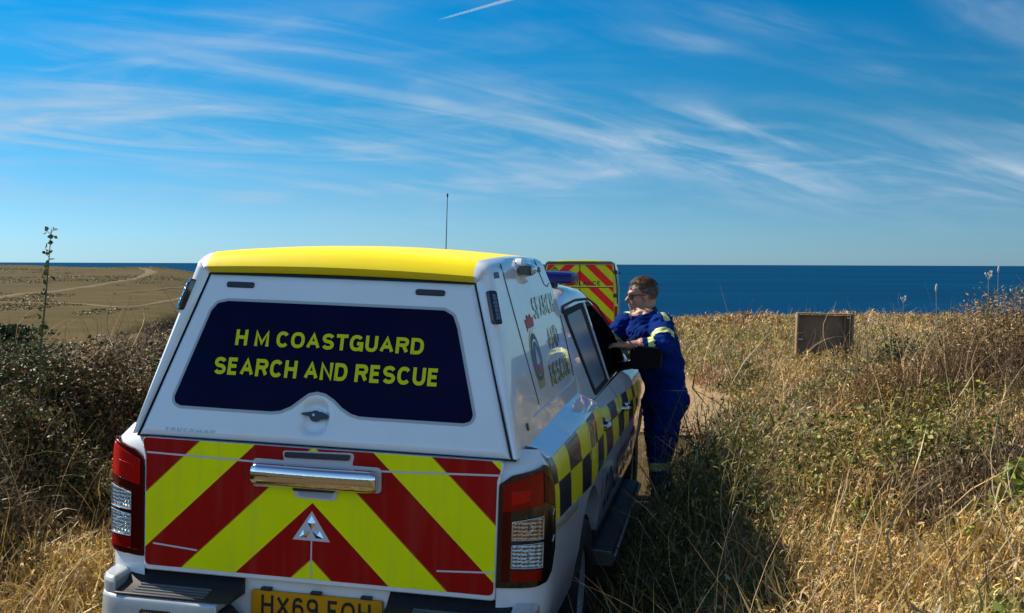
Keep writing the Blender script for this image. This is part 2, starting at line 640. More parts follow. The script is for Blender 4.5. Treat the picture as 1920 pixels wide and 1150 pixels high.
CORN = [(0.700, 0.008), (0.740, 0.012), (0.780, 0.020), (0.815, 0.032), (0.845, 0.050), (0.866, 0.075), (0.877, 0.105), (0.884, 0.140), (0.888, 0.20), (0.892, 0.30)]
BEDP = ([.42, .55, .70, .95, 1.08, 1.17, 1.215, 1.242, 1.258, 1.264], [-.05, -.02, 0, 0, -.006, -.02, -.042, -.078, -.115, -.150])
CABP = ([.42, .55, .72, .95, 1.03, 1.10, 1.15, 1.185], [-.06, -.02, 0, -.002, -.012, -.03, -.06, -.098])
WY = ([.30, .8, 1.25, 2.0, 4.2, 4.7, 5.1], [.892, .898, .905, .900, .925, .905, .84])


def arch_low(y, base):
    z = base
    for c in (1.25, 4.25):
        d = abs(y - c)
        if d < 0.485:
            z = max(z, 0.40 + math.sqrt(0.485 ** 2 - d * d))
    return z


def side_x(y, z):
    if y < 0.30:
        w = float(np.interp(y, [c[1] for c in CORN], [c[0] for c in CORN]))
        k = float(np.interp(y, [0.02, 0.2], [0.0, 1.0]))
        return w + k * float(np.interp(z, *BEDP))
    w = float(np.interp(y, *WY))
    p = BEDP if y < 1.775 else CABP
    return w + float(np.interp(z, *p))


def side_panel(mb, ys, ztop, base, rows=14, inward=0.10, corner=False):
    cols = []
    if corner:
        for i, (x, y) in enumerate(CORN[:-1]):
            k = float(np.interp(y, [0.02, 0.2], [0.0, 1.0]))
            zl = 0.60
            cols.append([(x + k * float(np.interp(zl + (1.264 - zl) * j / rows, *BEDP)), y - (1 - k) * .75 * min(0.0, float(np.interp(zl + (1.264 - zl) * j / rows, *BEDP)) + .012) * (1 if zl + (1.264 - zl) * j / rows > 1.1 else 0), zl + (1.264 - zl) * j / rows) for j in range(rows + 1)])
    for y in ys:
        zl = arch_low(y, base)
        zt = ztop(y)
        cols.append([(side_x(y, zl + (zt - zl) * j / rows), y, zl + (zt - zl) * j / rows) for j in range(rows + 1)])
    cols = [[(c[0][0] - inward, c[0][1], c[0][2] + 0.004)] + c for c in cols]
    mb.loft(cols, closed=False)


def arange(a, b, st):
    n = max(2, int(round((b - a) / st)) + 1)
    return [a + (b - a) * i / (n - 1) for i in range(n)]


# ---- load bed
mb = MB()
side_panel(mb, arange(.30, 1.765, .03), lambda y: 1.264, 0.55, corner=True)
mb.mirror_x()
mb.box((-.70, .035, .50), (.70, .075, .735))                 # white panel behind the plate
mb.box((-.765, .06, 1.18), (.765, 1.76, 1.247))                 # bed top under the canopy
mb.build('load_bed', M['white'], truck, smooth=40)
mb = MB()
mb.box((-.66, .08, .40), (.66, 4.9, .66))
mb.box((-.80, .10, .66), (.80, 4.4, 1.17))
for c in (1.25, 4.25):
    for s in (-1, 1):
        ring = [[(s * x, c + .475 * math.cos(a), .40 + .475 * math.sin(a)) for a in arange(-.35, math.pi + .35, .2)] for x in (.50, .80)]
        mb.loft(ring, closed=False)
mb.build('underbody', M['dark_seal'], truck)

# ---- tailgate
mb = MB()
ol = fillet([(-.700, .716), (.698, .716), (.703, 1.12), (.716, 1.236), (-.714, 1.236), (-.701, 1.12)], .018, 4)
mb.prism([(x, 0.0, z) for x, z in ol], (0, .05, 0))
tg = mb.build('tailgate', M['white'], truck, bevel=.006)
mb = MB()
ol = fillet([(-.693, .737), (.691, .737), (.693, 1.165), (.705, 1.2), (.712, 1.2355), (-.708, 1.2355), (-.702, 1.2), (-.693, 1.165)], .022, 4)
mb.prism([(x, -.0022, z) for x, z in ol], (0, .003, 0))
mb.build('chevron_sheet', M['chevron'], tg, smooth=0)
def strip(a, b, wd, y=-.0036, th=.0030):
    mb = MB()
    a, b = Vector(a), Vector(b)
    d = (b - a).normalized()
    n = Vector((-d.y, d.x)) * wd / 2
    mb.prism([(p.x, y, p.y) for p in (a - n, b - n, b + n, a + n)], (0, th, 0))
    mb.build('film_gap', M['grey_line'], tg, smooth=0)


strip((-.690, 1.179), (-.245, 1.1715), .007)
strip((.247, 1.1690), (.709, 1.185), .007)
strip((-.660, .824), (-.476, .810), .0065)
strip((.476, .812), (.690, .824), .0065)
strip((-.013, .889), (-.013, .737), .0055)
mb = MB()
ol = fillet([(-.136, 1.155), (.146, 1.155), (.142, 1.19), (.150, 1.230), (-.137, 1.222), (-.129, 1.19)], .016, 4)
mb.prism([(x, -.0045, z) for x, z in ol], (0, .006, 0))
ol = fillet([(-.254, 1.078), (.256, 1.086), (.254, 1.182), (-.252, 1.186)], .018, 4)
mb.prism([(x, -.0050, z) for x, z in ol], (0, .006, 0))
ol = fillet([(-.092, 1.09), (.092, 1.09), (.080, 1.044), (-.078, 1.046)], .02, 5)
mb.prism([(x, -.0052, z) for x, z in ol], (0, .006, 0))
mb.build('handle_surround', M['grey_line'], tg, smooth=0)
mb = MB()
mb.prism([(x, -.0042, z) for x, z in [(-.0135, .999), (-.0885, .8855), (.0605, .8855)]], (0, .004, 0))
mb.build('badge_surround', M['grey_line'], tg, smooth=0)
mb = MB()
ol = fillet([(-.124, 1.197), (.130, 1.201), (.137, 1.224), (-.125, 1.219)], .010, 5)
mb.prism([(x, -.012, z) for x, z in ol], (0, .010, 0))
mb.build('brake_light', pbr('brake_light_lens', (.015, .03, .06), .15, coat=1, bump=(60, .6, .004)), tg)
# chrome handle: rounded bar bulging out
mb = MB()
rings = []
for x in (-.244, -.236, -.215, -.1, 0, .1, .215, .236, .244):
    e = 0.80 if abs(x) > .24 else (.95 if abs(x) > .23 else 1.0)
    rings.append([(x, -.028 - .030 * e * math.cos(a) * (1 - .15 * abs(x) / .24), 1.1310 + .0 * x + .0425 * e * (abs(math.sin(a)) ** .7) * (1 if math.sin(a) > 0 else -1)) for a in [2 * math.pi * k / 28 for k in range(28)]])
mb.loft(rings, True, 0, True)
hd = mb.build('handle', M['chrome'], tg, smooth=50)
mb = MB()
mb.prism([(x, -.030, z) for x, z in fillet([(-.085, 1.095), (.085, 1.098), (.08, 1.080), (-.08, 1.077)], .006, 3)], (0, .026, 0))
mb.build('handle_grip', M['black'], hd)
mb = MB()
mb.prism([(x, -.008, z) for x, z in fillet([(-.072, 1.078), (.070, 1.078), (.062, 1.052), (-.062, 1.053)], .016, 5)], (0, .003, 0))
mb.build('finger_recess', pbr('recess_paint', (.34, .40, .46), .4, coat=.5), tg)
mb = MB()
for k in range(3):
    c = Vector((-.0135, .925))
    s_ = .0335
    a0 = R(90 + 120 * k)
    P = [c + Vector((math.cos(a0), math.sin(a0))) * .002]
    P += [c + Vector((math.cos(a0 + R(30)), math.sin(a0 + R(30)))) * s_, c + Vector((math.cos(a0), math.sin(a0))) * s_ * 1.72, c + Vector((math.cos(a0 - R(30)), math.sin(a0 - R(30)))) * s_]
    base = [(p.x, -.004, p.y) for p in P]
    m_ = sum((Vector(b) for b in base), Vector()) / 4
    m_.y = -.013
    mb.add(base + [m_], [(0, 1, 4), (1, 2, 4), (2, 3, 4), (3, 0, 4)])
mb.build('badge', M['chrome'], tg, smooth=0)

# ---- number plate
mb = MB()
ol = fillet([(-.262, .559), (.264, .559), (.264, .670), (-.262, .670)], .012, 4)
mb.prism([(x, .020, z) for x, z in ol], (0, .012, 0))
npl = mb.build('number_plate', M['plate'], truck, bevel=.002)
mb = MB()
put_text(mb, 'HX69 FOH', lambda u, v, h: (-.219 + u * .438, .0188 - h, .575 + v * .079), bold=.17, extra=.04, space=.42)
mb.build('characters', M['letter_black'], npl, smooth=0)
for x in (-.20, .0, .20):
    mb = MB()
    mb.box((x - .02, .012, .672), (x + .02, .040, .682))
    mb.build('plate_lamp', M['black'], truck)

# ---- bumper
mb = MB()
mb.box((-.40, -.02, .42), (.40, .034, .545))
bp_ = mb.build('rear_bumper', M['black'], truck, bevel=.004)
for s in (-1, 1):
    mb = MB()
    prof = [(-.118, .43), (-.128, .50), (-.128, .60), (-.120, .640), (-.100, .648), (.03, .648), (.03, .43)]
    ring = []
    for x in (.335, .35, .50, .70, .775, .82, .850, .862):
        k = float(np.interp(x, [.335, .35, .75, .82, .862], [-.012, 0, 0, .035, .11]))
        ring.append([(s * x, y + (k if y < 0 else .12 if x > .8 else 0), z) for y, z in prof])
    mb.loft(ring, True, 0, True)
    prof2 = [(-.095, .640), (-.098, .690), (-.085, .706), (.02, .712), (.10, .708), (.12, .64)]
    ring = []
    for x in (.765, .777, .81, .838, .856):
        k = float(np.interp(x, [.765, .81, .838, .856], [0, .012, .045, .10]))
        dz = -.012 if x in (.765, .856) else 0
        ring.append([(s * x, y + (k if y < 0 else 0), z + (dz if z > .7 else 0)) for y, z in prof2])
    mb.loft(ring, True, 0, True)
    mb.build('bumper_corner', M['silver'], bp_, smooth=45, bevel=.006)
    mb = MB()
    mb.prism([(s * .29, y, z) for y, z in [(-.112, .646), (-.112, .656), (-.02, .668), (.033, .712), (.033, .646)]], (s * .472, 0, 0))
    mb.prism([(s * x, -.113, z) for x, z in fillet([(.345, .64), (.27, .56), (.26, .44), (.36, .44)], .02, 3)], (0, .10, 0))
    mb.build('step_pad', M['black'], bp_, bevel=.004)
    for k in range(4):
        mb = MB()
        y0 = -.100 + k * .021
        mb.box((min(s * .40, s * .69), y0, .657 + k * .003), (max(s * .40, s * .69), y0 + .011, .6605 + k * .004))
        mb.build('tread_bar', M['tread'], bp_)
for s in (-1, 1):
    mb = MB()
    mb.prism([(s * x, -.1315, z) for x, z in fillet([(.515, .555), (.645, .555), (.645, .605), (.515, .605)], .012, 4)], (0, .006, 0))
    rf = mb.build('reflector_surround', M['black_gloss'], bp_)
    mb = MB()
    mb.prism([(s * x, -.1345, z) for x, z in fillet([(.53, .56), (.632, .56), (.632, .596), (.53, .596)], .008, 4)], (0, .005, 0))
    mb.build('reflector', M['clear'], rf)


# ---- tail lamps
PATH = [0.0]
for i in range(1, len(CORN)):
    PATH.append(PATH[-1] + math.dist(CORN[i], CORN[i - 1]))


def path_at(x):
    """arc position for a given x on the rear corner"""
    return float(np.interp(x, [c[0] for c in CORN], PATH))


def lampP(s_, z, off, side):
    x = float(np.interp(s_, PATH, [c[0] for c in CORN]))
    y = float(np.interp(s_, PATH, [c[1] for c in CORN]))
    d = .004
    x2, y2 = (float(np.interp(s_ + d, PATH, [c[q] for c in CORN])) for q in (0, 1))
    x1, y1 = (float(np.interp(s_ - d, PATH, [c[q] for c in CORN])) for q in (0, 1))
    t = Vector((x2 - x1, y2 - y1)).normalized()
    k = float(np.interp(y, [0.02, 0.2], [0.0, 1.0]))
    x += k * float(np.interp(z, *BEDP))
    return Vector((side * (x + t.y * off), y - t.x * off, z))


def lamp_patch(name, mat, parent, side, s0, s1, zb, zt, off, th=.004, nu=9, nv=6, rc=0.0):
    """curved patch between arc positions, zb/zt functions of t in 0..1; closed solid"""
    mb = MB()
    us = [i / nu for i in range(nu + 1)]
    front = [[lampP(s0 + (s1 - s0) * t, zb(t) + (zt(t) - zb(t)) * j / nv, off, side) for j in range(nv + 1)] for t in us]
    back = [[lampP(s0 + (s1 - s0) * t, zb(t) + (zt(t) - zb(t)) * j / nv, off - th, side) for j in range(nv + 1)] for t in us]
    n = nv + 1
    vf = [p for c in front for p in c]
    vb = [p for c in back for p in c]
    nf = len(vf)
    F = []
    for i in range(nu):
        for j in range(nv):
            a, b, c, d = i * n + j, (i + 1) * n + j, (i + 1) * n + j + 1, i * n + j + 1
            F += [(a, b, c, d), (nf + d, nf + c, nf + b, nf + a)]
    for i in range(nu):
        for j in (0, nv):
            a, b = i * n + j, (i + 1) * n + j
            F.append((a, b, nf + b, nf + a))
    for j in range(nv):
        for i in (0, nu):
            a, b = i * n + j, i * n + j + 1
            F.append((a, b, nf + b, nf + a))
    mb.add(vf + vb, F)
    return mb.build(name, mat, parent, smooth=40, bevel=min(.003, th * .4))


def lin(a, b):
    return lambda t: a + (b - a) * t


for side in (1, -1):  # left lamp gets brighter reds, its sunlit glow painted into the lenses
    zt_ = lambda t: float(np.interp(t, [0, .18, .40, .62, .74, .85, .94, 1], [1.150, 1.186, 1.200, 1.214, 1.222, 1.200, 1.15, 1.04]))
    zb_ = lambda t: float(np.interp(t, [0, .55, .75, .9, 1], [.768, .772, .785, .82, .90]))
    L0, L1 = PATH[0] - 0, PATH[7]
    lamp = lamp_patch('tail_lamp', M['black_gloss'] if side > 0 else M['red_dark'], truck, side, L0, L1, zb_, zt_, .012, .014, 26, 14)
    pa = path_at
    lamp_patch('red_band', M['red_dark'], lamp, side, pa(.716), pa(.746), lin(.792, .792), lin(1.135, 1.150), .014)
    lamp_patch('upper_lens', M['red_lens'] if side > 0 else M['red_bright'], lamp, side, pa(.716), pa(.850), lin(1.048, 1.078), lin(1.150, 1.205), .0155, nu=12)
    lamp_patch('brake_lens', M['red_bright'], lamp, side, pa(.745), pa(.812), lin(1.076, 1.092), lin(1.128, 1.138), .0175)
    lamp_patch('side_lens', M['red_dark'] if side > 0 else M['red_bright'], lamp, side, pa(.853), PATH[7] - .012, lin(1.085, 1.06), lin(1.205, 1.13), .0150)
    for mt, zb2, zt2, nm in ((M['amber'], lin(.949, .952), lin(1.016, 1.036), 'turn_lens'), (M['clear'], lin(.846, .846), lin(.930, .938), 'reverse_lens')):
        if side < 0 and nm == 'turn_lens':
            mt = M['clear']
        fr = lamp_patch(nm, mt, lamp, side, pa(.752), pa(.850), zb2, zt2, .0165)
        mb = MB()
        loop = []
        for k in range(33):
            q = k / 8
            t, w = (q, 0) if q < 1 else (1, q - 1) if q < 2 else (3 - q, 1) if q < 3 else (0, 4 - q)
            ss = pa(.752) + (pa(.850) - pa(.752)) * t
            loop.append(lampP(ss, zb2(t) + (zt2(t) - zb2(t)) * w, .018, side))
        mb.tube(loop, .0022, 6)
        if nm == 'reverse_lens' or side > 0:
            cc = lampP(pa(.806), .892 if nm == 'reverse_lens' else .995, .0185, side)
            ring = [cc + Vector((math.cos(a) * .017 * side, 0, math.sin(a) * .017)) for a in arange(0, 2 * math.pi, .35)]
            mb.tube(ring, .0022, 6)
        mb.build('lens_frame', pbr('lens_frame_' + nm, (.6, .58, .5), .25, .6), fr)
    lamp_patch('lower_reflector', M['red_lens'], lamp, side, pa(.752), pa(.850), lin(.794, .796), lin(.836, .836), .0150)
    for z in (.93, 1.03):
        mb = MB()
        mb.tube([lampP(PATH[6] - .002, z, .014, side), lampP(PATH[6] + .01, z + .022, .014, side)], .002, 5)
        mb.build('lamp_glint', M['steel'], lamp)

# ---- side livery and small things on the bed
def body_patch(mb, y0, y1, zb, zt, off, mi=0, s=1, ny=5, nz=4):
    mb.grid(lambda a, b: (s * (side_x(y0 + (y1 - y0) * a, zb(y0 + (y1 - y0) * a) + (zt(y0 + (y1 - y0) * a) - zb(y0 + (y1 - y0) * a)) * b) + off), y0 + (y1 - y0) * a,
                              zb(y0 + (y1 - y0) * a) + (zt(y0 + (y1 - y0) * a) - zb(y0 + (y1 - y0) * a)) * b), [i / ny for i in range(ny + 1)], [i / nz for i in range(nz + 1)], mi)


TOPZ = lambda y: float(np.interp(y, [.1, .3, 1.7, 1.8, 3.9], [1.222, 1.212, 1.206, 1.150, 1.060]))
MIDZ = lambda y: float(np.interp(y, [.05, .9, 1.8, 3.9], [1.128, 1.082, 1.055, 0.985]))
BOTZ = lambda y: float(np.interp(y, [.1, .7, 1.2, 2.0, 3.9], [.992, .948, .905, .895, .880]))
YB = [.150, .27, .57, .90, 1.21, 1.49, 1.768]
YD = [1.815, 1.97, 2.28, 2.59, 2.738, 2.762, 2.90, 3.21, 3.52, 3.70, 3.872, 3.895, 4.02]


def checks(mb, ybs, k0, s):
    for i in range(len(ybs) - 1):
        if ybs[i + 1] - ybs[i] < .05:
            continue
        k = k0 + i
        body_patch(mb, ybs[i], ybs[i + 1], MIDZ, TOPZ, .0022, k % 2, s)
        body_patch(mb, ybs[i], ybs[i + 1], BOTZ, MIDZ, .0022, (k + 1) % 2, s)


for s in (1, -1):
    mb = MB()
    checks(mb, YB, 0, s)
    mb.build('check_band', [M['navy'], M['check_yellow']], truck, smooth=40)
for s in (1, -1):
    lo = [(s * (side_x(1.25 + .105 * math.cos(a), 1.105 + .09 * math.sin(a)) + .003), 1.25 + .105 * math.cos(a), 1.105 + .09 * math.sin(a)) for a in arange(0, 2 * math.pi, .2)]
    mb = MB()
    mb.tube(lo, .003, 5, cap=False)
    mb.build('fuel_flap', pbr('flap_line', (.5, .5, .2), .4), truck)
for s in (1, -1):
    mb = MB()
    put_text(mb, 'WWWMCGAGOVUK', (lambda s: lambda u, v, h: (s * (side_x(.17 + (u if s > 0 else 1 - u) * .62, .9) + .0025 + h), .17 + (u if s > 0 else 1 - u) * .62,
             BOTZ(.17 + (u if s > 0 else 1 - u) * .62) - .048 + v * .034))(s), bold=.17)
    mb.build('web_address', pbr('olive_letters', (.25, .27, .02), .5), truck, smooth=0)

# ---- canopy shell
HW = lambda z: .735 - .3145 * (z - 1.246)
XO = lambda z: 1.0717 - .247 * z
outer, inner, kind = [], [], []
for z in [1.246, 1.27, 1.32, 1.4, 1.5, 1.6, 1.7, 1.8, 1.86, 1.895]:
    outer.append((XO(z), z))
    inner.append((HW(min(z, 1.868)) + .007, min(z, 1.872)))
    kind.append(0)
for a in (20, 42, 66, 90):
    outer.append((.541 + .0625 * math.cos(R(a)), 1.8985 + .0625 * math.sin(R(a)) * .93))
    inner.append((.541, 1.874))
    kind.append(0)
for x in (.50, .40, .25, .10, 0):
    outer.append((x, 1.9566 + .024 * (1 - (x / .54) ** 2)))
    inner.append((x, 1.874 + .008 * (1 - (x / .54) ** 2)))
    kind.append(1)
nh = len(outer)
full_o = outer + [(-x, z) for x, z in reversed(outer[:-1])]
full_i = inner + [(-x, z) for x, z in reversed(inner[:-1])]
kinds = kind + list(reversed(kind[:-1]))
YF = lambda z: float(np.interp(z, [1.24, 1.5, 1.66, 1.80, 1.99], [1.775, 1.775, 1.74, 1.62, 1.40]))
rings = []
for tI, yo in ((0, .06), (0, .002), (.30, -.012), (.72, -.014), (.93, -.006), (1.0, .014)):
    rg = []
    for (xo, zo), (xi, zi), k in zip(full_o, full_i, kinds):
        x, z = xi + (xo - xi) * tI, zi + (zo - zi) * tI
        ex = 0
        if k == 1 or zo > 1.93:
            ex = float(np.interp(tI, [0, .29, .30, .72, .93, 1.0], [0, 0, -.026, -.010, .012, .020]))
        rg.append((x, .3 * z - .352 + yo + ex, z))
    rings.append(rg)
for t in (.08, .25, .45, .65, .85, 1.0):
    rings.append([(x, (.3 * z - .352) * (1 - t) + YF(z) * t + (.034 if z > 1.93 else .014) * (1 - t), z + .012 * math.sin(math.pi * t) * (1 if z > 1.94 else 0)) for x, z in full_o])
mb = MB()
n = len(full_o)
vv = [p for r_ in rings for p in r_]
F, FM = [], []
for i in range(len(rings) - 1):
    for k in range(n - 1):
        F.append((i * n + k, i * n + k + 1, (i + 1) * n + k + 1, (i + 1) * n + k))
        roof = kinds[k] == 1 or kinds[k + 1] == 1
        FM.append(1 if (roof and i >= 1) else (2 if i == 0 else 0))
F.append(tuple(range((len(rings) - 1) * n, len(rings) * n)))
FM.append(0)
mb.v, mb.f, mb.m = [tuple(p) for p in vv], F, FM
shell = mb.build('canopy', [M['white'], M['yellow'], M['dark_seal']], truck, smooth=35)
# dark seal between hatch and canopy
mb = MB()
mb.prism([hp(x, z, -.010) for x, z in [(-.752, 1.238), (.752, 1.238), (.556, 1.884), (-.556, 1.884)]], -HN * .03)
mb.build('seal', M['dark_seal'], shell)
# side panel joints
mj = pbr('joint_shadow', (.02, .03, .05), .6)
for s in (1, -1):
    mb = MB()
    mb.tube([sp(.44, 1.945, .0005, s), sp(.52, 1.70, .0005, s), sp(.60, 1.46, .0005, s), sp(.635, 1.36, .0005, s)], .0028, 5)
    mb.build('panel_joint', mj, shell)
    mb = MB()
    mb.tube([sp(1.26, 1.95, .0005, s), sp(1.33, 1.88, .0005, s), sp(1.40, 1.825, .0005, s), sp(1.48, 1.815, .0005, s), sp(1.53, 1.83, .0005, s)], .0025, 5)
    mb.build('panel_joint', mj, shell)
    mb = MB()
    mb.tube([sp(1.69, 1.66, .001, s), sp(1.715, 1.42, .001, s), sp(1.70, 1.35, .001, s)], .003, 5)
    mb.build('panel_joint', mj, shell)
for s in (1, -1):
    mb = MB()
    mb.tube([sp(.47, 1.333, .001, s), sp(1.60, 1.332, .001, s), sp(1.66, 1.336, .001, s), sp(1.70, 1.352, .001, s)], .0045, 6)
    mb.build('panel_lip', M['grey_line'], shell)
for s in (1, -1):
    mb = MB()
    mb.tube([sp(.855, 1.905, -.01, s), sp(.855, 1.905, .022, s)], [.062, .052], 18)
    sl_ = mb.build('scene_lamp', M['white'], shell, bevel=.006)
    mb = MB()
    rings_ = []
    for y, sc_ in ((.775, .55), (.79, .9), (.83, 1), (.90, 1), (.935, .9), (.95, .5)):
        c = sp(y, 1.905, .03, s)
        rings_.append([c + Vector((s * .034 * sc_ * math.cos(a), 0, .030 * sc_ * math.sin(a))) for a in arange(0, 2 * math.pi * 11 / 12, 2 * math.pi / 12)])
    mb.loft(rings_, True, 0, True)
    mb.build('lamp_housing', M['chrome'], sl_, smooth=60)
    mb = MB()
    c = sp(.79, 1.903, .034, s)
    mb.box((c.x - .026, .768, c.z - .020), (c.x + .026, .782, c.z + .020))
    mb.build('lamp_face', M['black_gloss'], sl_)
    # corner marker lamp
    dn = Vector((s * .72, -.66, .2)).normalized()
    a_, b_ = Vector((s * .606, .3 * 1.842 - .352 - .004, 1.842)), Vector((s * .640, .3 * 1.722 - .352 - .004, 1.722))
    d_ = (b_ - a_).normalized()
    w_ = d_.cross(dn).normalized()
    mb = MB()
    o2 = fillet([(-.004, -.019), (.130, -.019), (.130, .019), (-.004, .019)], .010, 4)
    mb.prism([a_ + d_ * u + w_ * v + dn * .016 for u, v in o2], -dn * .024)
    ml = mb.build('marker_lamp', M['black_gloss'], shell, bevel=.003)
    mb = MB()
    o2 = fillet([(.012, -.009), (.114, -.009), (.114, .009), (.012, .009)], .006, 4)
    mb.prism([a_ + d_ * u + w_ * v + dn * .0195 for u, v in o2], -dn * .006)
    mb.build('marker_lens', M['scene_led'], ml)
    # round lock and small square stickers
    mb = MB()
    mb.tube([sp(.30, 1.317, -.004, s), sp(.30, 1.317, .006, s)], .016, 14)
    mb.build('side_lock', M['black_gloss'], shell)
    for y, z in ((.315, 1.902), (1.32, 1.90)):
        mb = MB()
        mb.prism([sp(y + a, z + b, .0015, s) for a, b in ((-.05, -.012), (.05, -.012), (.05, .012), (-.05, .012))], sp(0, 0, -.002, s) - sp(0, 0, 0, s))
        mb.build('sticker', pbr('sticker_mauve', (.07, .07, .20), .5), shell, smooth=0)
    # lettering on the side
    for word, y0, y1, zb0, zt0 in (('SEARCH', .945, 1.535, 1.690, 1.782), ('AND', 1.175, 1.485, 1.531, 1.630), ('RESCUE', 1.045, 1.640, 1.379, 1.473)):
        mb = MB()
        put_text(mb, word, (lambda y0, y1, zb0, zt0, s: lambda u, v, h: sp(y0 + (y1 - y0) * (u if s > 0 else 1 - u), zb0 + (zt0 - zb0) * v, .0022 + h, s))(y0, y1, zb0, zt0, s), bold=.165, mi=0, extra=.03, grow=.045)
        put_text(mb, word, (lambda y0, y1, zb0, zt0, s: lambda u, v, h: sp(y0 + (y1 - y0) * (u if s > 0 else 1 - u), zb0 + (zt0 - zb0) * v, .0034 + h, s))(y0, y1, zb0, zt0, s), bold=.165, mi=1, extra=.03)
        mb.build('side_lettering', [M['side_edge'], M['side_letters']], shell, smooth=0)
    # crest: crown over an oval belt with a ship on it
    mb = MB()
    oval = lambda ry, rz, y0=.80, z0=1.535: [(y0 + ry * math.cos(a), z0 + rz * math.sin(a)) for a in arange(0, 2 * math.pi * 23 / 24, 2 * math.pi / 24)]
    inn = sp(0, 0, -.0015, s) - sp(0, 0, 0, s)
    mb.prism([sp(y, z, .0020, s) for y, z in oval(.125, .118)], inn, 1)
    mb.prism([sp(y, z, .0028, s) for y, z in oval(.110, .105)], inn, 0)
    mb.prism([sp(y, z, .0036, s) for y, z in oval(.085, .080)], inn, 1)
    mb.prism([sp(y, z, .0044, s) for y, z in oval(.075, .070)], inn, 2)
    mb.prism([sp(y, z, .0052, s) for y, z in [(.755, 1.50), (.845, 1.50), (.83, 1.475), (.77, 1.475)]], inn, 3)
    mb.prism([sp(y, z, .0052, s) for y, z in [(.80, 1.505), (.84, 1.515), (.80, 1.585)]], inn, 4)
    mb.prism([sp(y, z, .0052, s) for y, z in [(.793, 1.505), (.793, 1.575), (.762, 1.512)]], inn, 4)
    mb.prism([sp(y, z, .0030, s) for y, z in [(.72, 1.665), (.88, 1.665), (.90, 1.705), (.86, 1.695), (.84, 1.722), (.80, 1.705), (.76, 1.722), (.74, 1.695), (.70, 1.705)]], inn, 3)
    mb.prism([sp(y, z, .0034, s) for y, z in [(.72, 1.652), (.88, 1.652), (.88, 1.664), (.72, 1.664)]], inn, 1)
    mb.prism([sp(y, z, .0030, s) for y, z in [(.72, 1.440), (.88, 1.440), (.86, 1.408), (.74, 1.408)]], inn, 1)
    mb.build('crest', [M['letter_navy'], M['side_letters'], pbr('crest_blue', (.03, .06, .25), .4), pbr('crest_red', (.5, .03, .04), .45), pbr('crest_white', (.6, .6, .6), .45)], shell, smooth=0)

# ---- hatch
mb = MB()
Z0, Z1 = 1.243, 1.8685


def hatch_pt(u, v, deep=False):
    z = Z0 + (Z1 - Z0) * v
    hw = HW(z)
    x = u * hw
    e = min((1 - abs(u)) * hw, v * (Z1 - Z0), (1 - v) * (Z1 - Z0))
    k = min(e / .022, 1.0)
    off = -.006 + .016 * (1 - (1 - k) ** 2)
    r_ = (abs(x + .026) / .056) ** 3 + (abs(z - 1.343) / .066) ** 3
    off -= .020 * float(sm(1.0, .45, r_))
    # gentle crown of the panel
    off += .006 * (1 - u * u)
    return hp(x, z, off)


us = sorted(set([-1, -.995, -.985, -.97] + [i / 60 for i in range(-58, 59)] + [.97, .985, .995, 1]))
vs2 = sorted(set([0, .005, .012, .022, .035] + [i / 56 for i in range(3, 54)] + [.965, .978, .988, .995, 1]))
mb.grid(hatch_pt, us, vs2)
hatch = mb.build('hatch', M['hatch_white'], truck, smooth=60, solid=.02)
WIN = [(-.606, 1.388), (-.600, 1.366), (-.575, 1.357), (-.36, 1.355), (-.20, 1.355), (-.165, 1.360), (-.125, 1.378), (-.092, 1.405), (-.06, 1.430), (-.026, 1.438), (.008, 1.432), (.045, 1.412),
       (.08, 1.384), (.118, 1.364), (.15, 1.357), (.20, 1.356), (.55, 1.356), (.578, 1.364), (.584, 1.388), (.492, 1.700), (.472, 1.744), (.437, 1.762), (-.44, 1.762), (-.482, 1.752), (-.505, 1.722)]
win = fillet(WIN, .02, 3)
mb = MB()


def hs(x, z, off):                           # follows the crown of the hatch
    return hp(x, z, off + .010 + .006 * (1 - (x / HW(z)) ** 2))


def hatch_sheet(mb, ol, off, th, mi=0, cells=14):
    """sheet that follows the hatch: outline cut into vertical slices"""
    bm = bmesh.new()
    vs_ = [bm.verts.new((x, z, 0)) for x, z in ol]
    bm.faces.new(vs_)
    bmesh.ops.triangulate(bm, faces=bm.faces[:])
    for k in range(1, cells):
        xk = -.62 + 1.24 * k / cells
        bmesh.ops.bisect_plane(bm, geom=bm.verts[:] + bm.edges[:] + bm.faces[:], plane_co=(xk, 0, 0), plane_no=(1, 0, 0))
    bm.verts.index_update()
    mb.add([hs(v.co.x, v.co.y, off) for v in bm.verts], [tuple(v.index for v in f.verts) for f in bm.faces], mi)
    bm.free()


rim = offset_poly(win, .011)
hatch_sheet(mb, rim, .0015, .002)
mb.build('window_rim', pbr('window_rim_paint', (.40, .42, .42), .35, coat=.6), hatch, smooth=0)
mb = MB()
hatch_sheet(mb, win, .0032, .002)
wg = mb.build('window', M['navy_glass'], hatch, smooth=30)
mb = MB()
put_text(mb, 'H M COASTGUARD', lambda u, v, h: hs(-.385 + .757 * u, 1.594 + .060 * v, .0052 + h), bold=.215, extra=-.02)
mb.build('lettering', M['letter_yellow'], wg, smooth=0)
mb = MB()
put_text(mb, 'SEARCH AND RESCUE', lambda u, v, h: hs(-.457 + .899 * u, 1.481 + .0655 * v, .0052 + h), bold=.215, extra=-.02)
mb.build('lettering', M['letter_yellow'], wg, smooth=0)
for a in (-.457, .316):
    mb = MB()
    mb.prism([hs(x, z, .006) for x, z in fillet([(a, 1.815), (a + .117, 1.815), (a + .117, 1.838), (a, 1.838)], .011, 6)], -HN * .012)
    mb.build('hatch_lamp', M['black_gloss'], hatch, bevel=.003)
mb = MB()
ol = [(-.079, 1.357), (-.055, 1.361), (-.03, 1.365), (.005, 1.364), (.022, 1.356), (.029, 1.348), (.020, 1.340), (-.002, 1.335), (-.03, 1.338), (-.05, 1.346), (-.076, 1.352)]
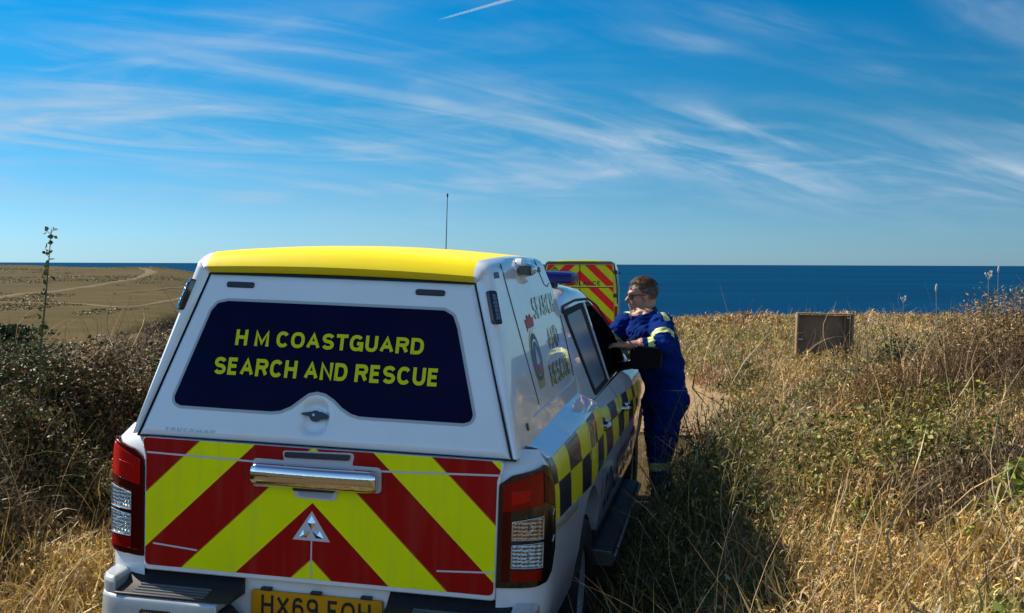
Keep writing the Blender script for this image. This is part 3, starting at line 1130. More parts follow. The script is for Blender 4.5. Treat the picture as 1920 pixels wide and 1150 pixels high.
mb.prism([hp(x, z, .020) for x, z in fillet(ol, .008, 3)], -HN * .014)
mb.tube([hp(-.026, 1.349, -.012), hp(-.026, 1.349, .012)], .022, 14)
lk = mb.build('latch', M['black_gloss'], hatch, bevel=.004)
mb = MB()
mb.tube([hp(-.029, 1.352, .018), hp(-.029, 1.352, .0225)], .0055, 12)
mb.build('key_barrel', M['steel'], lk)
mb = MB()
put_text(mb, 'TRUCKMAN', lambda u, v, h: hs(-.629 + .207 * u + .006 * v, 1.2605 + .0125 * v, .0026 + h), bold=.20, extra=.25)
mb.build('emblem', M['steel'], hatch, smooth=0)

# ---- cab
ZT = ([1.80, 1.95, 2.2, 2.5, 2.8, 3.1, 3.35, 3.6, 3.85, 4.1, 4.28], [1.715, 1.750, 1.778, 1.785, 1.780, 1.752, 1.680, 1.575, 1.460, 1.310, 1.200])
GX = lambda z: .80 - .36 * (z - 1.18)
rings, ns_ = [], 0
for y in sorted(set(ZT[0] + [1.87, 2.35, 2.65, 2.95, 3.22, 3.47, 3.72, 3.97, 4.2])):
    zt1 = float(np.interp(y, *ZT))
    ze = max(zt1 - .075, 1.185)
    half = [(GX(1.175 + (ze - 1.175) * k / 5), 1.175 + (ze - 1.175) * k / 5) for k in range(6)]
    xe = half[-1][0]
    half += [(xe - .018, ze + .030), (xe - .05, ze + .052), (xe - .11, zt1 - .012), (xe * .5, zt1 - .002), (0, zt1)]
    ns_ = len(half)
    rings.append([(x, y, z) for x, z in half] + [(-x, y, z) for x, z in reversed(half[:-1])])
n = len(rings[0])
mb = MB()
mb.loft(rings, False)
for i in range(len(rings) - 1):
    for k in range(n - 1):
        yy = (rings[i][0][1] + rings[i + 1][0][1]) / 2
        if 6 <= k <= n - 8 and yy > 3.30:
            mb.m[i * (n - 1) + k] = 1
mb.add(rings[0], [tuple(range(n))], 0)
cab = mb.build('cab', [M['white'], M['glass']], truck, smooth=40)
for s in (1, -1):
    gp = lambda y, z, off: Vector((s * (GX(z) + off * .94), y, z + off * .34))
    mb = MB()
    fr = fillet([(2.00, 1.665, .03), (2.72, 1.668, .02), (3.16, 1.655, .05), (3.58, 1.548, .1), (3.90, 1.408, .05), (4.13, 1.262, .03), (4.06, 1.182, .02), (2.20, 1.182, .08), (2.13, 1.36, .05)], .03, 5)
    mb.prism([gp(y, z, .005) for y, z in fr], gp(0, 0, -.008) - gp(0, 0, 0))
    wf = mb.build('window_frame', M['black_matt'], cab, bevel=.003)
    mb = MB()
    mb.prism([gp(y, z, .009) for y, z in fillet([(2.065, 1.632), (2.665, 1.635), (2.755, 1.215), (2.25, 1.215), (2.17, 1.38)], .035, 5)], gp(0, 0, -.006) - gp(0, 0, 0))
    mb.build('rear_window', M['glass_rear'], cab)
    mb = MB()
    mb.prism([gp(y, z, .009) for y, z in fillet([(2.935, 1.632), (3.15, 1.628), (3.56, 1.522), (3.87, 1.382), (4.03, 1.275), (3.97, 1.205), (2.955, 1.205)], .04, 5)], gp(0, 0, -.006) - gp(0, 0, 0))
    mb.build('front_window', M['glass_open'], cab)
    mb = MB()
    mb.prism([gp(y, z, .0115) for y, z in [(2.865, 1.66), (2.905, 1.66), (2.935, 1.19), (2.895, 1.19)]], gp(0, 0, -.006) - gp(0, 0, 0))
    mb.build('door_pillar', M['white'], cab)
    mb = MB()
    mb.tube([gp(1.97, 1.655, .007), gp(2.05, 1.684, .007), gp(2.6, 1.692, .007), gp(3.12, 1.675, .007), gp(3.45, 1.615, .007), gp(3.83, 1.46, .007)], .007, 6)
    mb.build('drip_rail', M['dark_seal'], cab)
    # doors
    for y0, y1, nm in ((1.785, 2.742, 'rear_door'), (2.756, 3.876, 'front_door')):
        mb = MB()
        side_panel(mb, arange(y0, y1, .035), lambda y: 1.180, 0.44, 16, .05)
        mb.v = [(s * x, y, z) for x, y, z in mb.v]
        dr = mb.build(nm, M['white'], truck, smooth=40)
        mb = MB()
        yy = [y for y in YD if y0 <= y <= y1]
        checks(mb, yy, YD.index(yy[0]), s)
        mb.build('check_band', [M['navy'], M['check_yellow']], dr, smooth=40)
        hy = y0 + .17
        hz = 1.075 - .045 * (hy - 1.9)
        mb = MB()
        rr_ = []
        for t, a in ((-.105, .35), (-.09, .85), (-.04, 1), (.04, 1), (.09, .85), (.105, .35)):
            c = Vector((s * (side_x(hy + t, hz) + .034 - .6 * t * t), hy + t, hz))
            rr_.append([c + Vector((math.cos(q) * .011 * a * s, 0, math.sin(q) * .018 * a)) for q in arange(0, 2 * math.pi * 9 / 10, 2 * math.pi / 10)])
        mb.loft(rr_, True, 0, True)
        for t in (-.09, .09):
            c = Vector((s * (side_x(hy + t, hz) - .01), hy + t, hz))
            mb.tube([c, c + Vector((s * .035, 0, 0))], .012, 8)
        mb.build('door_handle', M['chrome'], dr, smooth=60)
        mb = MB()
        cup = [(hy + .085 * math.cos(q), hz + .035 * math.sin(q)) for q in arange(0, 2 * math.pi * 15 / 16, 2 * math.pi / 16)]
        mb.prism([(s * (side_x(y, z) + .0040), y, z) for y, z in cup], (-s * .003, 0, 0))
        mb.build('handle_cup', M['dark_seal'], dr)
    mb = MB()
    put_text(mb, 'COASTGUARD', (lambda s: lambda u, v, h: (s * (side_x(1.95 + (u if s > 0 else 1 - u) * 1.75, .60 + .2 * v) + .003 + h), 1.95 + (u if s > 0 else 1 - u) * 1.75, .60 + .20 * v))(s), bold=.2)
    mb.build('door_lettering', M['letter_navy'], truck, smooth=0)
    # front wing
    mb = MB()
    side_panel(mb, arange(3.89, 5.05, .03), lambda y: float(np.interp(y, [3.89, 4.3, 5.05], [1.165, 1.10, .98])), 0.46, 14, .08)
    mb.v = [(s * x, y, z) for x, y, z in mb.v]
    fw = mb.build('front_wing', M['white'], truck, smooth=40)
    mb = MB()
    body_patch(mb, 3.895, 4.10, MIDZ, TOPZ, .0025, 0, s)
    body_patch(mb, 3.895, 4.02, BOTZ, MIDZ, .0025, 0, s)
    mb.build('check_patch', M['check_yellow'], fw)
    # mirror
    mb = MB()
    rr_ = []
    for y, a in ((3.385, .90), (3.395, .97), (3.43, 1.0), (3.50, .93), (3.545, .72), (3.565, .4)):
        ol = fillet([(.890, 1.205), (1.095, 1.212), (1.103, 1.335), (1.075, 1.362), (.935, 1.372), (.893, 1.345)], .03, 4)
        rr_.append([(s * (.995 + (x - .995) * a), y, 1.29 + (z - 1.29) * a) for x, z in ol])
    mb.loft(rr_, True, 0, True)
    mb.tube([(s * .80, 3.60, 1.20), (s * .86, 3.53, 1.215), (s * .93, 3.47, 1.24)], [.035, .028, .03], 10)
    mi_ = mb.build('mirror', M['black_matt'], truck, smooth=40)
    mb = MB()
    ol = fillet([(.905, 1.222), (1.080, 1.228), (1.086, 1.325), (1.065, 1.345), (.940, 1.352), (.908, 1.33)], .025, 4)
    mb.prism([(s * x, 3.382, z) for x, z in ol], (0, .004, 0))
    mb.build('mirror_glass', M['black_matt'], mi_)
    # side step
    mb = MB()
    mb.prism([(s * x, 1.90, z) for x, z in fillet([(.80, .33), (.955, .335), (.965, .365), (.95, .395), (.80, .405)], .012, 3)], (0, 1.85, 0))
    mb.box((min(s * .6, s * .85), 2.2, .36), (max(s * .6, s * .85), 2.26, .39))
    mb.box((min(s * .6, s * .85), 3.4, .36), (max(s * .6, s * .85), 3.46, .39))
    st = mb.build('side_step', M['black'], truck)
    mb = MB()
    mb.tube([(s * .966, 1.885, .372), (s * .966, 3.76, .372)], .011, 8)
    mb.prism([(s * x, 1.885, z) for x, z in fillet([(.80, .325), (.955, .33), (.97, .365), (.952, .402), (.80, .41)], .012, 3)], (0, .014, 0))
    mb.build('step_trim', M['steel'], st)

# bonnet, front, wheels
mb = MB()
mb.grid(lambda u, v: (u * float(np.interp(v, [0, .85, 1], [.80, .80, .72])), 4.10 + v * 1.02, 1.175 - .10 * v - .055 * v ** 6 - .05 * abs(u) ** 3), [i / 12 for i in range(-12, 13)], [i / 16 for i in range(17)])
mb.build('bonnet', M['white'], truck, smooth=50, solid=.02)
mb = MB()
mb.grid(lambda u, v: (u * (.83 + .03 * math.sin(math.pi * v)), 5.06 + .10 * (1 - u * u) + .07 * math.sin(math.pi * v), .42 + v * .58), [i / 14 for i in range(-14, 15)], [i / 10 for i in range(11)],
        mf=lambda u, v: 1 if (abs(u) < .55 and .35 < v < .85) else 0)
mb.build('front_bumper', [M['white'], M['black_gloss']], truck, smooth=50, solid=.03)
for s in (1, -1):
    mb = MB()
    mb.prism([(s * x, 5.10, z) for x, z in fillet([(.52, .86), (.80, .88), (.84, .96), (.60, .95)], .02, 3)], (0, .06, 0))
    mb.build('headlamp', M['clear'], truck)
for yw in (1.25, 4.25):
    for s in (1, -1):
        wh = bpy.data.objects.new('wheel', None)
        COL.objects.link(wh)
        wh.parent = truck
        wh.location = (s * .765, yw, .365)
        mb = MB()
        prof = [(-.11, .23), (-.125, .30), (-.118, .345), (-.09, .368), (.09, .368), (.118, .345), (.125, .30), (.11, .23)]
        mb.loft([[(x, r_ * math.cos(a), r_ * math.sin(a)) for x, r_ in prof] for a in arange(0, 2 * math.pi, 2 * math.pi / 40)], True)
        for k in range(40):
            a = 2 * math.pi * k / 40
            for xx in (-.085, -.03, .03, .085):
                a2 = a + (.07 if xx in (-.03, .085) else 0)
                p = Vector((xx, .370 * math.cos(a2), .370 * math.sin(a2)))
                t_ = Vector((0, -math.sin(a2), math.cos(a2)))
                u_ = Vector((0, math.cos(a2), math.sin(a2)))
                mb.prism([p + Vector((dx, 0, 0)) + t_ * dt for dx, dt in ((-.022, -.018), (.022, -.018), (.022, .018), (-.022, .018))], u_ * .008)
        mb.build('tyre', M['rubber'], wh, smooth=40)
        mb = MB()
        f_ = s
        mb.loft([[(f_ * x, r_ * math.cos(a), r_ * math.sin(a)) for x, r_ in ((.10, .235), (.085, .22), (.02, .205), (-.06, .20))] for a in arange(0, 2 * math.pi, 2 * math.pi / 40)], False)
        for k in range(6):
            a = 2 * math.pi * k / 6
            ca, sa = math.cos(a), math.sin(a)
            mb.prism([(f_ * .07, r_ * ca - w2 * sa, r_ * sa + w2 * ca) for r_, w2 in ((.03, -.03), (.215, -.045), (.215, .045), (.03, .03))], (-f_ * .03, 0, 0))
        mb.tube([(f_ * .03, 0, 0), (f_ * .085, 0, 0)], .05, 16)
        mb.build('rim', M['silver'], wh, smooth=40, bevel=.004)

# light bar and aerial on the cab roof
mb = MB()
ol = fillet([(2.38, 1.795), (2.70, 1.795), (2.69, 1.845), (2.66, 1.858), (2.42, 1.858), (2.39, 1.845)], .012, 3)
rr_ = [[(x, 2.54 + (y - 2.54) * a, 1.826 + (z - 1.826) * a) for y, z in ol] for x, a in ((-.628, .5), (-.615, .85), (-.58, 1), (.58, 1), (.615, .85), (.628, .5))]
mb.loft(rr_, True, 0, True)
lb = mb.build('light_bar', M['blue_lens'], truck, smooth=40)
for x in (-.48, .48):
    mb = MB()
    mb.box((x - .03, 2.46, 1.74), (x + .03, 2.62, 1.80))
    mb.build('bar_mount', M['black'], lb, bevel=.006)
mb = MB()
mb.box((-.15, 2.372, 1.79), (.15, 2.708, 1.862))
mb.build('bar_centre', M['black'], lb, bevel=.006)
mb = MB()
mb.tube([(-.150, 2.5, 1.78), (-.150, 2.5, 2.29)], [.0035, .0022], 6)
mb.tube([(-.150, 2.5, 2.275), (-.150, 2.5, 2.296)], .005, 8)
mb.tube([(-.150, 2.5, 1.775), (-.150, 2.5, 1.82)], [.02, .008], 10)
mb.build('aerial', M['black'], truck)


# ================================================================== LAND, SEA
def lat_noise(x, y, seed=0):
    """smooth value noise on a lattice, vectorised"""
    xi, yi = np.floor(x).astype(np.int64), np.floor(y).astype(np.int64)
    fx, fy = x - xi, y - yi
    fx, fy = fx * fx * (3 - 2 * fx), fy * fy * (3 - 2 * fy)

    def h(a, b):
        n_ = (a * 374761393 + b * 668265263 + seed * 974634777) & 0x7fffffff
        n_ = ((n_ ^ (n_ >> 13)) * 1274126177) & 0x7fffffff
        return ((n_ ^ (n_ >> 16)) & 0xffff) / 65535.0
    return (h(xi, yi) * (1 - fx) + h(xi + 1, yi) * fx) * (1 - fy) + (h(xi, yi + 1) * (1 - fx) + h(xi + 1, yi + 1) * fx) * fy


def fbm(x, y, seed=0, o=4):
    a, s, t = 0.5, 0, 0
    for i in range(o):
        s = s + a * lat_noise(x * 2 ** i, y * 2 ** i, seed + i)
        t += a
        a *= 0.5
    return s / t


def track_x(y):
    return np.interp(y, [-8, 4.2, 9, 13, 20, 29, 60], [-3.1, -.77, .12, 1.35, 1.85, 1.9, 2.2])


def H(x, y):
    x = np.asarray(x, float)
    y = np.asarray(y, float)
    rel = x - track_x(y)
    zb = np.interp(y, [-8, 0, 4, 9, 13, 20, 29, 45], [.20, .05, -.01, .07, .30, .05, -.58, -.95])
    # right bank
    t = np.maximum(rel - 1.05, 0)
    cap = np.interp(y, [-8, 4, 8, 12, 16, 20, 29, 40, 46], [1.3, 1.3, 1.2, .50, .34, .42, .85, .78, .7])
    z = zb + cap * (1 - np.exp(-.50 * t / cap)) * np.interp(t, [0, .4, 1], [.4, .8, 1])
    z = z + .14 * sm(.15, .70, t) * (1 - sm(7.6, 9.6, y))
    # left bank then valley
    l = -rel
    z = z + .70 * sm(2.0, 3.1, l) * sm(-2, 3, y) - .22 * np.maximum(l - 5.0, 0) * sm(5, 8, l)
    z = z + (.30 * (fbm(x * 1.1 + 7, y * 1.1, 3) - .5) + .16 * (lat_noise(x * 3.1, y * 3.1, 8) - .5)) * sm(1.1, 1.9, np.abs(rel)) * (y < 60)
    valley = -8.0
    z = np.where(x < -4, np.maximum(z, valley), z)
    # headland across the valley
    d = np.hypot(x, y)
    hl = np.interp(d, [60, 90, 150, 218, 232, 270], [-4.2, -1.75, -.10, 1.12, 1.0, -4])
    sh = x + .315 * y
    hl = hl - .13 * np.maximum(sh, 0) - .0009 * np.maximum(sh, 0) ** 2
    hl = hl + .5 * np.exp(-(((x + 94) / 9) ** 2 + ((y - 224) / 20) ** 2)) + .5 * (fbm(x * .05, y * .05, 9) - .5) - .1
    w = sm(45, 80, d) * sm(-10, -20, x)
    z = z * (1 - w) + np.where(d > 45, hl, z) * w
    # cliffs
    c = sm(45, 51, y) * sm(-26, -12, x + 0 * y)
    c = np.maximum(c, sm(232, 262, d))
    c = np.maximum(c, sm(15, 45, sh) * sm(60, 90, d))
    c = np.maximum(c, sm(46, 60, d) * sm(-12, -5, x))
    c = np.where(y < 0, np.maximum(c * 0, sm(80, 120, d)), c)
    return z * (1 - c) + (-47.0) * c


def mesh_np(name, V, F, mat, col=None, smooth=False, parent=None):
    """V (n,3), F (m,k) all faces with k corners"""
    V = np.ascontiguousarray(V, np.float32)
    F = np.ascontiguousarray(F, np.int32)
    m, k = F.shape
    me = bpy.data.meshes.new(name)
    me.vertices.add(len(V))
    me.vertices.foreach_set('co', V.ravel())
    me.loops.add(m * k)
    me.loops.foreach_set('vertex_index', F.ravel())
    me.polygons.add(m)
    me.polygons.foreach_set('loop_start', np.arange(0, m * k, k, dtype=np.int32))
    if smooth:
        me.polygons.foreach_set('use_smooth', np.ones(m, bool))
    if col is not None:
        a = me.color_attributes.new('Col', 'FLOAT_COLOR', 'POINT')
        c4 = np.ones((len(V), 4), np.float32)
        c4[:, :3] = col
        a.data.foreach_set('color', c4.ravel())
    me.update()
    me.validate()
    me.materials.append(mat)
    o = bpy.data.objects.new(name, me)
    COL.objects.link(o)
    if parent:
        o.parent = parent
    return o


# ground: one sheet, rings around the camera
ang = np.concatenate([np.radians(np.arange(-34, 34, .22)), np.radians(np.arange(34, 326, 3.0))])
rad = np.concatenate([[0.02], np.geomspace(.5, 330, 330)])
A_, R_ = np.meshgrid(ang, rad, indexing='ij')
GX_, GY_ = R_ * np.sin(A_), R_ * np.cos(A_)
V = np.stack([GX_, GY_, H(GX_, GY_)], -1).reshape(-1, 3)
na, nr = len(ang), len(rad)
I, J = np.meshgrid(np.arange(na), np.arange(nr - 1), indexing='ij')
I2 = (I + 1) % na
F = np.stack([I * nr + J, I * nr + J + 1, I2 * nr + J + 1, I2 * nr + J], -1).reshape(-1, 4)
mg = bpy.data.materials.new('dry_turf')
mg.use_nodes = True
t = mg.node_tree
b = t.nodes['Principled BSDF']
b.inputs['Roughness'].default_value = .95
b.inputs['Specular IOR Level'].default_value = .1
co = N(t, 'ShaderNodeTexCoord')


def tnoise(t, co, scale, detail=6, rough=.6, stretch=None):
    n_ = N(t, 'ShaderNodeTexNoise')
    n_.inputs['Scale'].default_value = scale
    n_.inputs['Detail'].default_value = detail
    n_.inputs['Roughness'].default_value = rough
    if stretch:
        mp = N(t, 'ShaderNodeMapping')
        mp.inputs['Scale'].default_value = stretch
        t.links.new(co.outputs['Object'], mp.inputs[0])
        t.links.new(mp.outputs[0], n_.inputs[0])
    else:
        t.links.new(co.outputs['Object'], n_.inputs[0])
    return n_.outputs[0]


big = tnoise(t, co, .045, 5, .6, (1, .8, 1))
mid = tnoise(t, co, .55, 6, .7, (.35, 1.0, 1))
fin = tnoise(t, co, 9, 5, .7)
c1 = ramp(t, big, [(.28, (.052, .062, .018)), (.45, (.150, .105, .040)), (.60, (.22, .145, .062)), (.76, (.075, .075, .024))])
c2 = ramp(t, mid, [(.25, (.045, .042, .014)), (.48, (.155, .112, .048)), (.72, (.28, .19, .095))])
c3 = mixc(t, .50, c1, c2)
c4_ = ramp(t, fin, [(.3, .55), (.7, 1.35)])
cc = mixc(t, .9, c3, c4_, 'MULTIPLY')
# dark leaf mould under the scrub this side of the valley, open turf on the headland
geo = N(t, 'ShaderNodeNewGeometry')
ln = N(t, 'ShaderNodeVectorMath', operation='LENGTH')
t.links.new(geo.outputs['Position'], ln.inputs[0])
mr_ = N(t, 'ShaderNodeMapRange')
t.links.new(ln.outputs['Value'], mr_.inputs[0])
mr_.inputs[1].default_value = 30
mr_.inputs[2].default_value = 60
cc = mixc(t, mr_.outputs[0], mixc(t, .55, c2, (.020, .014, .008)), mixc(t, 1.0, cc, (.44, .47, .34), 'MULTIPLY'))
t.links.new(cc, b.inputs['Base Color'])
bn = N(t, 'ShaderNodeBump')
bn.inputs['Strength'].default_value = .7
bn.inputs['Distance'].default_value = .12
t.links.new(mid, bn.inputs['Height'])
t.links.new(bn.outputs[0], b.inputs['Normal'])
ground = mesh_np('ground', V, F, mg, smooth=True)
tag(ground, kind='structure')


def unproject(px, py, dmin=1.5, dmax=330):
    """ground point under a photo pixel, used once to lay the hill's tracks out on the land"""
    d = (rt2 * ((px - 960) / FPX) - up2 * ((py - 575) / FPX) + fwd)
    d = d / d.y
    for y in np.geomspace(dmin, dmax, 4000):
        p = Vector((0, 0, CAM_Z)) + d * y
        if p.z <= float(H(p.x, p.y)):
            return p
    return p


def ribbon_path(name, pts, width, mat, lift, sub=10, wob=.25):
    P = [Vector((p[0], p[1])) for p in pts]
    dense = []
    for i in range(len(P) - 1):
        p0, p1, p2, p3 = P[max(i - 1, 0)], P[i], P[i + 1], P[min(i + 2, len(P) - 1)]
        for k in range(sub):
            u = k / sub
            dense.append(.5 * ((2 * p1) + (p2 - p0) * u + (2 * p0 - 5 * p1 + 4 * p2 - p3) * u * u + (3 * p1 - p0 - 3 * p2 + p3) * u ** 3))
    dense.append(P[-1])
    rows, nn = [], 6
    for i, p in enumerate(dense):
        d_ = dense[min(i + 1, len(dense) - 1)] - dense[max(i - 1, 0)]
        nrm = Vector((-d_.y, d_.x)).normalized()
        w_ = width[min(i * len(width) // len(dense), len(width) - 1)] if isinstance(width, list) else width
        wl_ = w_ * (1 + wob * math.sin(i * .9) * math.cos(i * .37))
        rows.append([p + nrm * wl_ * (k / nn - .5) for k in range(nn + 1)])
    V = np.array([[(q.x, q.y) for q in r_] for r_ in rows]).reshape(-1, 2)
    edge = np.tile(np.abs(np.arange(nn + 1) / nn - .5) * 2, len(rows))
    Z = H(V[:, 0], V[:, 1]) + lift * (1 - .9 * edge ** 4)
    n1 = nn + 1
    F = np.array([[i * n1 + k, i * n1 + k + 1, (i + 1) * n1 + k + 1, (i + 1) * n1 + k] for i in range(len(rows) - 1) for k in range(nn)])
    return tag(mesh_np(name, np.c_[V, Z], F, mat, smooth=True), kind='structure')


m_path = pbr('dusty_earth', (.31, .215, .12), .95, spec=.1, var=(2.2, .7, (.19, .135, .07)), bump=(9, .9, .06))
m_track = pbr('worn_track', (.155, .118, .062), .95, spec=.1, var=(.22, .7, (.12, .085, .042)), bump=(.8, .4, .1))
for pts, w in (([(-30, 562), (0, 558), (60, 550), (120, 545), (180, 536), (240, 526), (268, 519), (283, 512), (280, 507), (266, 504)], [1.5, 1.2, 1.1, 1.0, 1.2, 1.7, 1.4]),
               ([(215, 552), (262, 548), (310, 542), (352, 538)], .45),
               ([(-20, 567), (60, 569), (110, 569), (150, 571), (200, 575), (240, 577), (290, 570), (330, 563), (352, 558)], [.7, .6, .6, .6, .7])):
    g_ = []
    for p in pts:
        q = unproject(*p, dmin=40)
        g_.append((q.x, q.y))
    ribbon_path('hill_track', g_, w, m_track, .08)
ribbon_path('dirt_path', [(float(track_x(y)) + (.0 if y < 10 else .15), y) for y in (11.4, 12, 12.6, 13.4, 14.5, 16, 19, 23, 28, 34)], [2.3, 2.4, 2.4, 2.4, 2.4, 2.4, 2.3, 2.3, 2.2, 2.2], m_path, .03)

# sea
ms = bpy.data.materials.new('sea_water')
ms.use_nodes = True
t = ms.node_tree
b = t.nodes['Principled BSDF']
t.nodes.remove(b)
df = N(t, 'ShaderNodeBsdfDiffuse')
gl = N(t, 'ShaderNodeBsdfGlossy')
gl.inputs['Roughness'].default_value = .22
gl.inputs['Color'].default_value = (.55, .85, 1, 1)
co = N(t, 'ShaderNodeTexCoord')
n1 = tnoise(t, co, .0022, 7, .62, (.22, 1.0, 1))
n2 = tnoise(t, co, .045, 8, .72, (.45, 1.7, 1))
t.links.new(ramp(t, n1, [(.30, (.0, .024, .068)), (.52, (.0, .033, .089)), (.72, (.0, .047, .118))]), df.inputs['Color'])
bn = N(t, 'ShaderNodeBump')
bn.inputs['Strength'].default_value = .9
bn.inputs['Distance'].default_value = 3.0
t.links.new(n2, bn.inputs['Height'])
t.links.new(bn.outputs[0], df.inputs['Normal'])
t.links.new(bn.outputs[0], gl.inputs['Normal'])
mx = N(t, 'ShaderNodeMixShader')
mx.inputs[0].default_value = .07
t.links.new(df.outputs[0], mx.inputs[1])
t.links.new(gl.outputs[0], mx.inputs[2])
t.links.new(mx.outputs[0], t.nodes['Material Output'].inputs[0])
ang = np.radians(np.arange(0, 360, 3.0))
rad = np.geomspace(20, 90000, 40)
A_, R_ = np.meshgrid(ang, rad, indexing='ij')
V = np.stack([R_ * np.sin(A_), R_ * np.cos(A_), 0 * R_ - 44.0], -1).reshape(-1, 3)
na, nr = len(ang), len(rad)
I, J = np.meshgrid(np.arange(na), np.arange(nr - 1), indexing='ij')
I2 = (I + 1) % na
F = np.stack([I * nr + J, I2 * nr + J, I2 * nr + J + 1, I * nr + J + 1], -1).reshape(-1, 4)
tag(mesh_np('sea', V, F, ms), kind='structure')


# ================================================================== VEGETATION
def plant_mat(name, trans=.35, rough=.6, spec=.25):
    m = bpy.data.materials.new(name)
    m.use_nodes = True
    t = m.node_tree
    b = t.nodes['Principled BSDF']
    b.inputs['Roughness'].default_value = rough
    b.inputs['Specular IOR Level'].default_value = spec
    a = N(t, 'ShaderNodeVertexColor', layer_name='Col')
    t.links.new(a.outputs[0], b.inputs['Base Color'])
    tr = N(t, 'ShaderNodeBsdfTranslucent')
    t.links.new(a.outputs[0], tr.inputs[0])
    mx = N(t, 'ShaderNodeMixShader')
    mx.inputs[0].default_value = trans
    t.links.new(b.outputs[0], mx.inputs[1])
    t.links.new(tr.outputs[0], mx.inputs[2])
    t.links.new(mx.outputs[0], t.nodes['Material Output'].inputs[0])
    return m


m_grass = plant_mat('dry_grass', .18, .5, .35)
m_leaf = plant_mat('leaf', .16, .55, .28)
m_stem = plant_mat('stem', .0, .7, .2)


def pal(cols, idx, jit=.25):
    c = np.array(cols, float)[idx] * (1.05, .99, .80)
    n = len(idx)
    return np.clip(c * (1 + jit * (rng.random((n, 1)) - .5) * 2) * (1 + .10 * (rng.random((n, 3)) - .5)), 0.001, 1)


def blades(P, h, w, bend, az, col, lv=5, head=None, kink=0.0, tilt=None):
    """curved strips: P base points, h length, w width, bend 0..1.6, az bend direction"""
    n = len(P)
    tt = np.linspace(0, 1, lv)
    th = bend[:, None] * tt[None, :] ** 1.3                    # angle from the vertical along the blade
    if tilt is not None:
        th = th + tilt[:, None]
    dt = 1.0 / (lv - 1)
    dx = np.sin(th) * h[:, None] * dt
    dz = np.cos(th) * h[:, None] * dt
    X = np.concatenate([np.zeros((n, 1)), np.cumsum((dx[:, 1:] + dx[:, :-1]) / 2, 1)], 1)
    Z = np.concatenate([np.zeros((n, 1)), np.cumsum((dz[:, 1:] + dz[:, :-1]) / 2, 1)], 1)
    ca, sa = np.cos(az), np.sin(az)
    wob = kink * h[:, None] * tt * np.sin(rng.random((n, 1)) * 6.3 + tt[None, :] * rng.uniform(1.5, 5.5, (n, 1))) * .6
    cx_ = P[:, 0:1] + X * ca[:, None] - wob * sa[:, None]
    cy_ = P[:, 1:2] + X * sa[:, None] + wob * ca[:, None]
    cz_ = P[:, 2:3] + Z
    prof = np.repeat((1 - tt ** 2.2)[None, :] * .9 + .1, n, 0)
    if head is not None:
        hp_ = np.where(tt > .62, 2.6 * np.sin(np.clip((tt - .62) / .38, 0, 1) * math.pi) + .25, .38)
        prof = np.where(head[:, None], hp_[None, :], prof)
    # width direction: across the bend, turned at random
    ra = az + math.pi / 2 + (rng.random(n) - .5) * 2.2
    wx, wy = np.cos(ra), np.sin(ra)
    half = .5 * w[:, None] * prof
    L = np.stack([cx_ - wx[:, None] * half, cy_ - wy[:, None] * half, cz_], -1)
    Rr = np.stack([cx_ + wx[:, None] * half, cy_ + wy[:, None] * half, cz_ + half * .4], -1)
    V = np.stack([L, Rr], 2).reshape(-1, 3)                    # n, lv, 2
    base = (np.arange(n) * lv * 2)[:, None]
    k = np.arange(lv - 1)[None, :] * 2
    F = np.stack([base + k, base + k + 1, base + k + 3, base + k + 2], -1).reshape(-1, 4)
    C = np.repeat(col, lv * 2, 0)
    return V, F, C


def leaves(P, size, col, flat=.5, asp=.55):
    """folded leaves of two quads each"""
    n = len(P)
    d = rng.normal(size=(n, 3))
    d[:, 2] *= flat
    d /= np.linalg.norm(d, axis=1, keepdims=True) + 1e-9
    u = rng.normal(size=(n, 3))
    u[:, 2] += .8
    s = np.cross(d, u)
    s /= np.linalg.norm(s, axis=1, keepdims=True) + 1e-9
    nn = np.cross(s, d)
    S = size[:, None]
    a, b_ = P, P + d * S
    m1 = P + d * S * .32
    m2 = P + d * S * .68
    f = .12 + .22 * rng.random((n, 1))
    l1, l2 = m1 - s * S * asp * .5 + nn * S * f * .5, m2 - s * S * asp * .42 + nn * S * f * .45
    r1, r2 = m1 + s * S * asp * .5 + nn * S * f * .5, m2 + s * S * asp * .42 + nn * S * f * .45
    V = np.stack([a, l1, l2, b_, r2, r1], 1).reshape(-1, 3)
    k = (np.arange(n) * 6)[:, None]
    F = np.concatenate([k + np.array([[0, 1, 2, 3]]), k + np.array([[0, 3, 4, 5]])], 0)
    return V, F, np.repeat(col, 6, 0)


def join(parts):
    V, F, C, b0 = [], [], [], 0
    for v, f, c in parts:
        V.append(v)
        F.append(f + b0)
        C.append(c)
        b0 += len(v)
    return np.concatenate(V), np.concatenate(F), np.concatenate(C)


TMI = TM.inverted()


def in_truck(x, y):
    m = np.array(TMI)
    X = m[0, 0] * x + m[0, 1] * y + m[0, 3]
    Y = m[1, 0] * x + m[1, 1] * y + m[1, 3]
    return (np.abs(X) < 1.0) & (Y > -.25) & (Y < 5.3)


def scatter(n, d0, d1, a0=-31, a1=31, power=0.0):
    a = np.radians(rng.uniform(a0, a1, n))
    u = rng.random(n)
    d = np.exp(np.log(d0) + (np.log(d1) - np.log(d0)) * u)
    return d * np.sin(a), d * np.cos(a), d


GOLD = [(.50, .34, .11), (.60, .45, .20), (.42, .29, .09), (.66, .53, .30), (.36, .22, .07)]
BROWN = [(.34, .18, .075), (.42, .24, .12), (.22, .115, .05), (.50, .33, .19), (.14, .08, .038)]
GREEN = [(.21, .20, .05), (.27, .26, .07), (.14, .15, .04), (.38, .34, .11), (.32, .28, .14)]
GREY = [(.36, .30, .22), (.28, .24, .18), (.46, .40, .31)]
ALL = GOLD + BROWN + GREEN + GREY


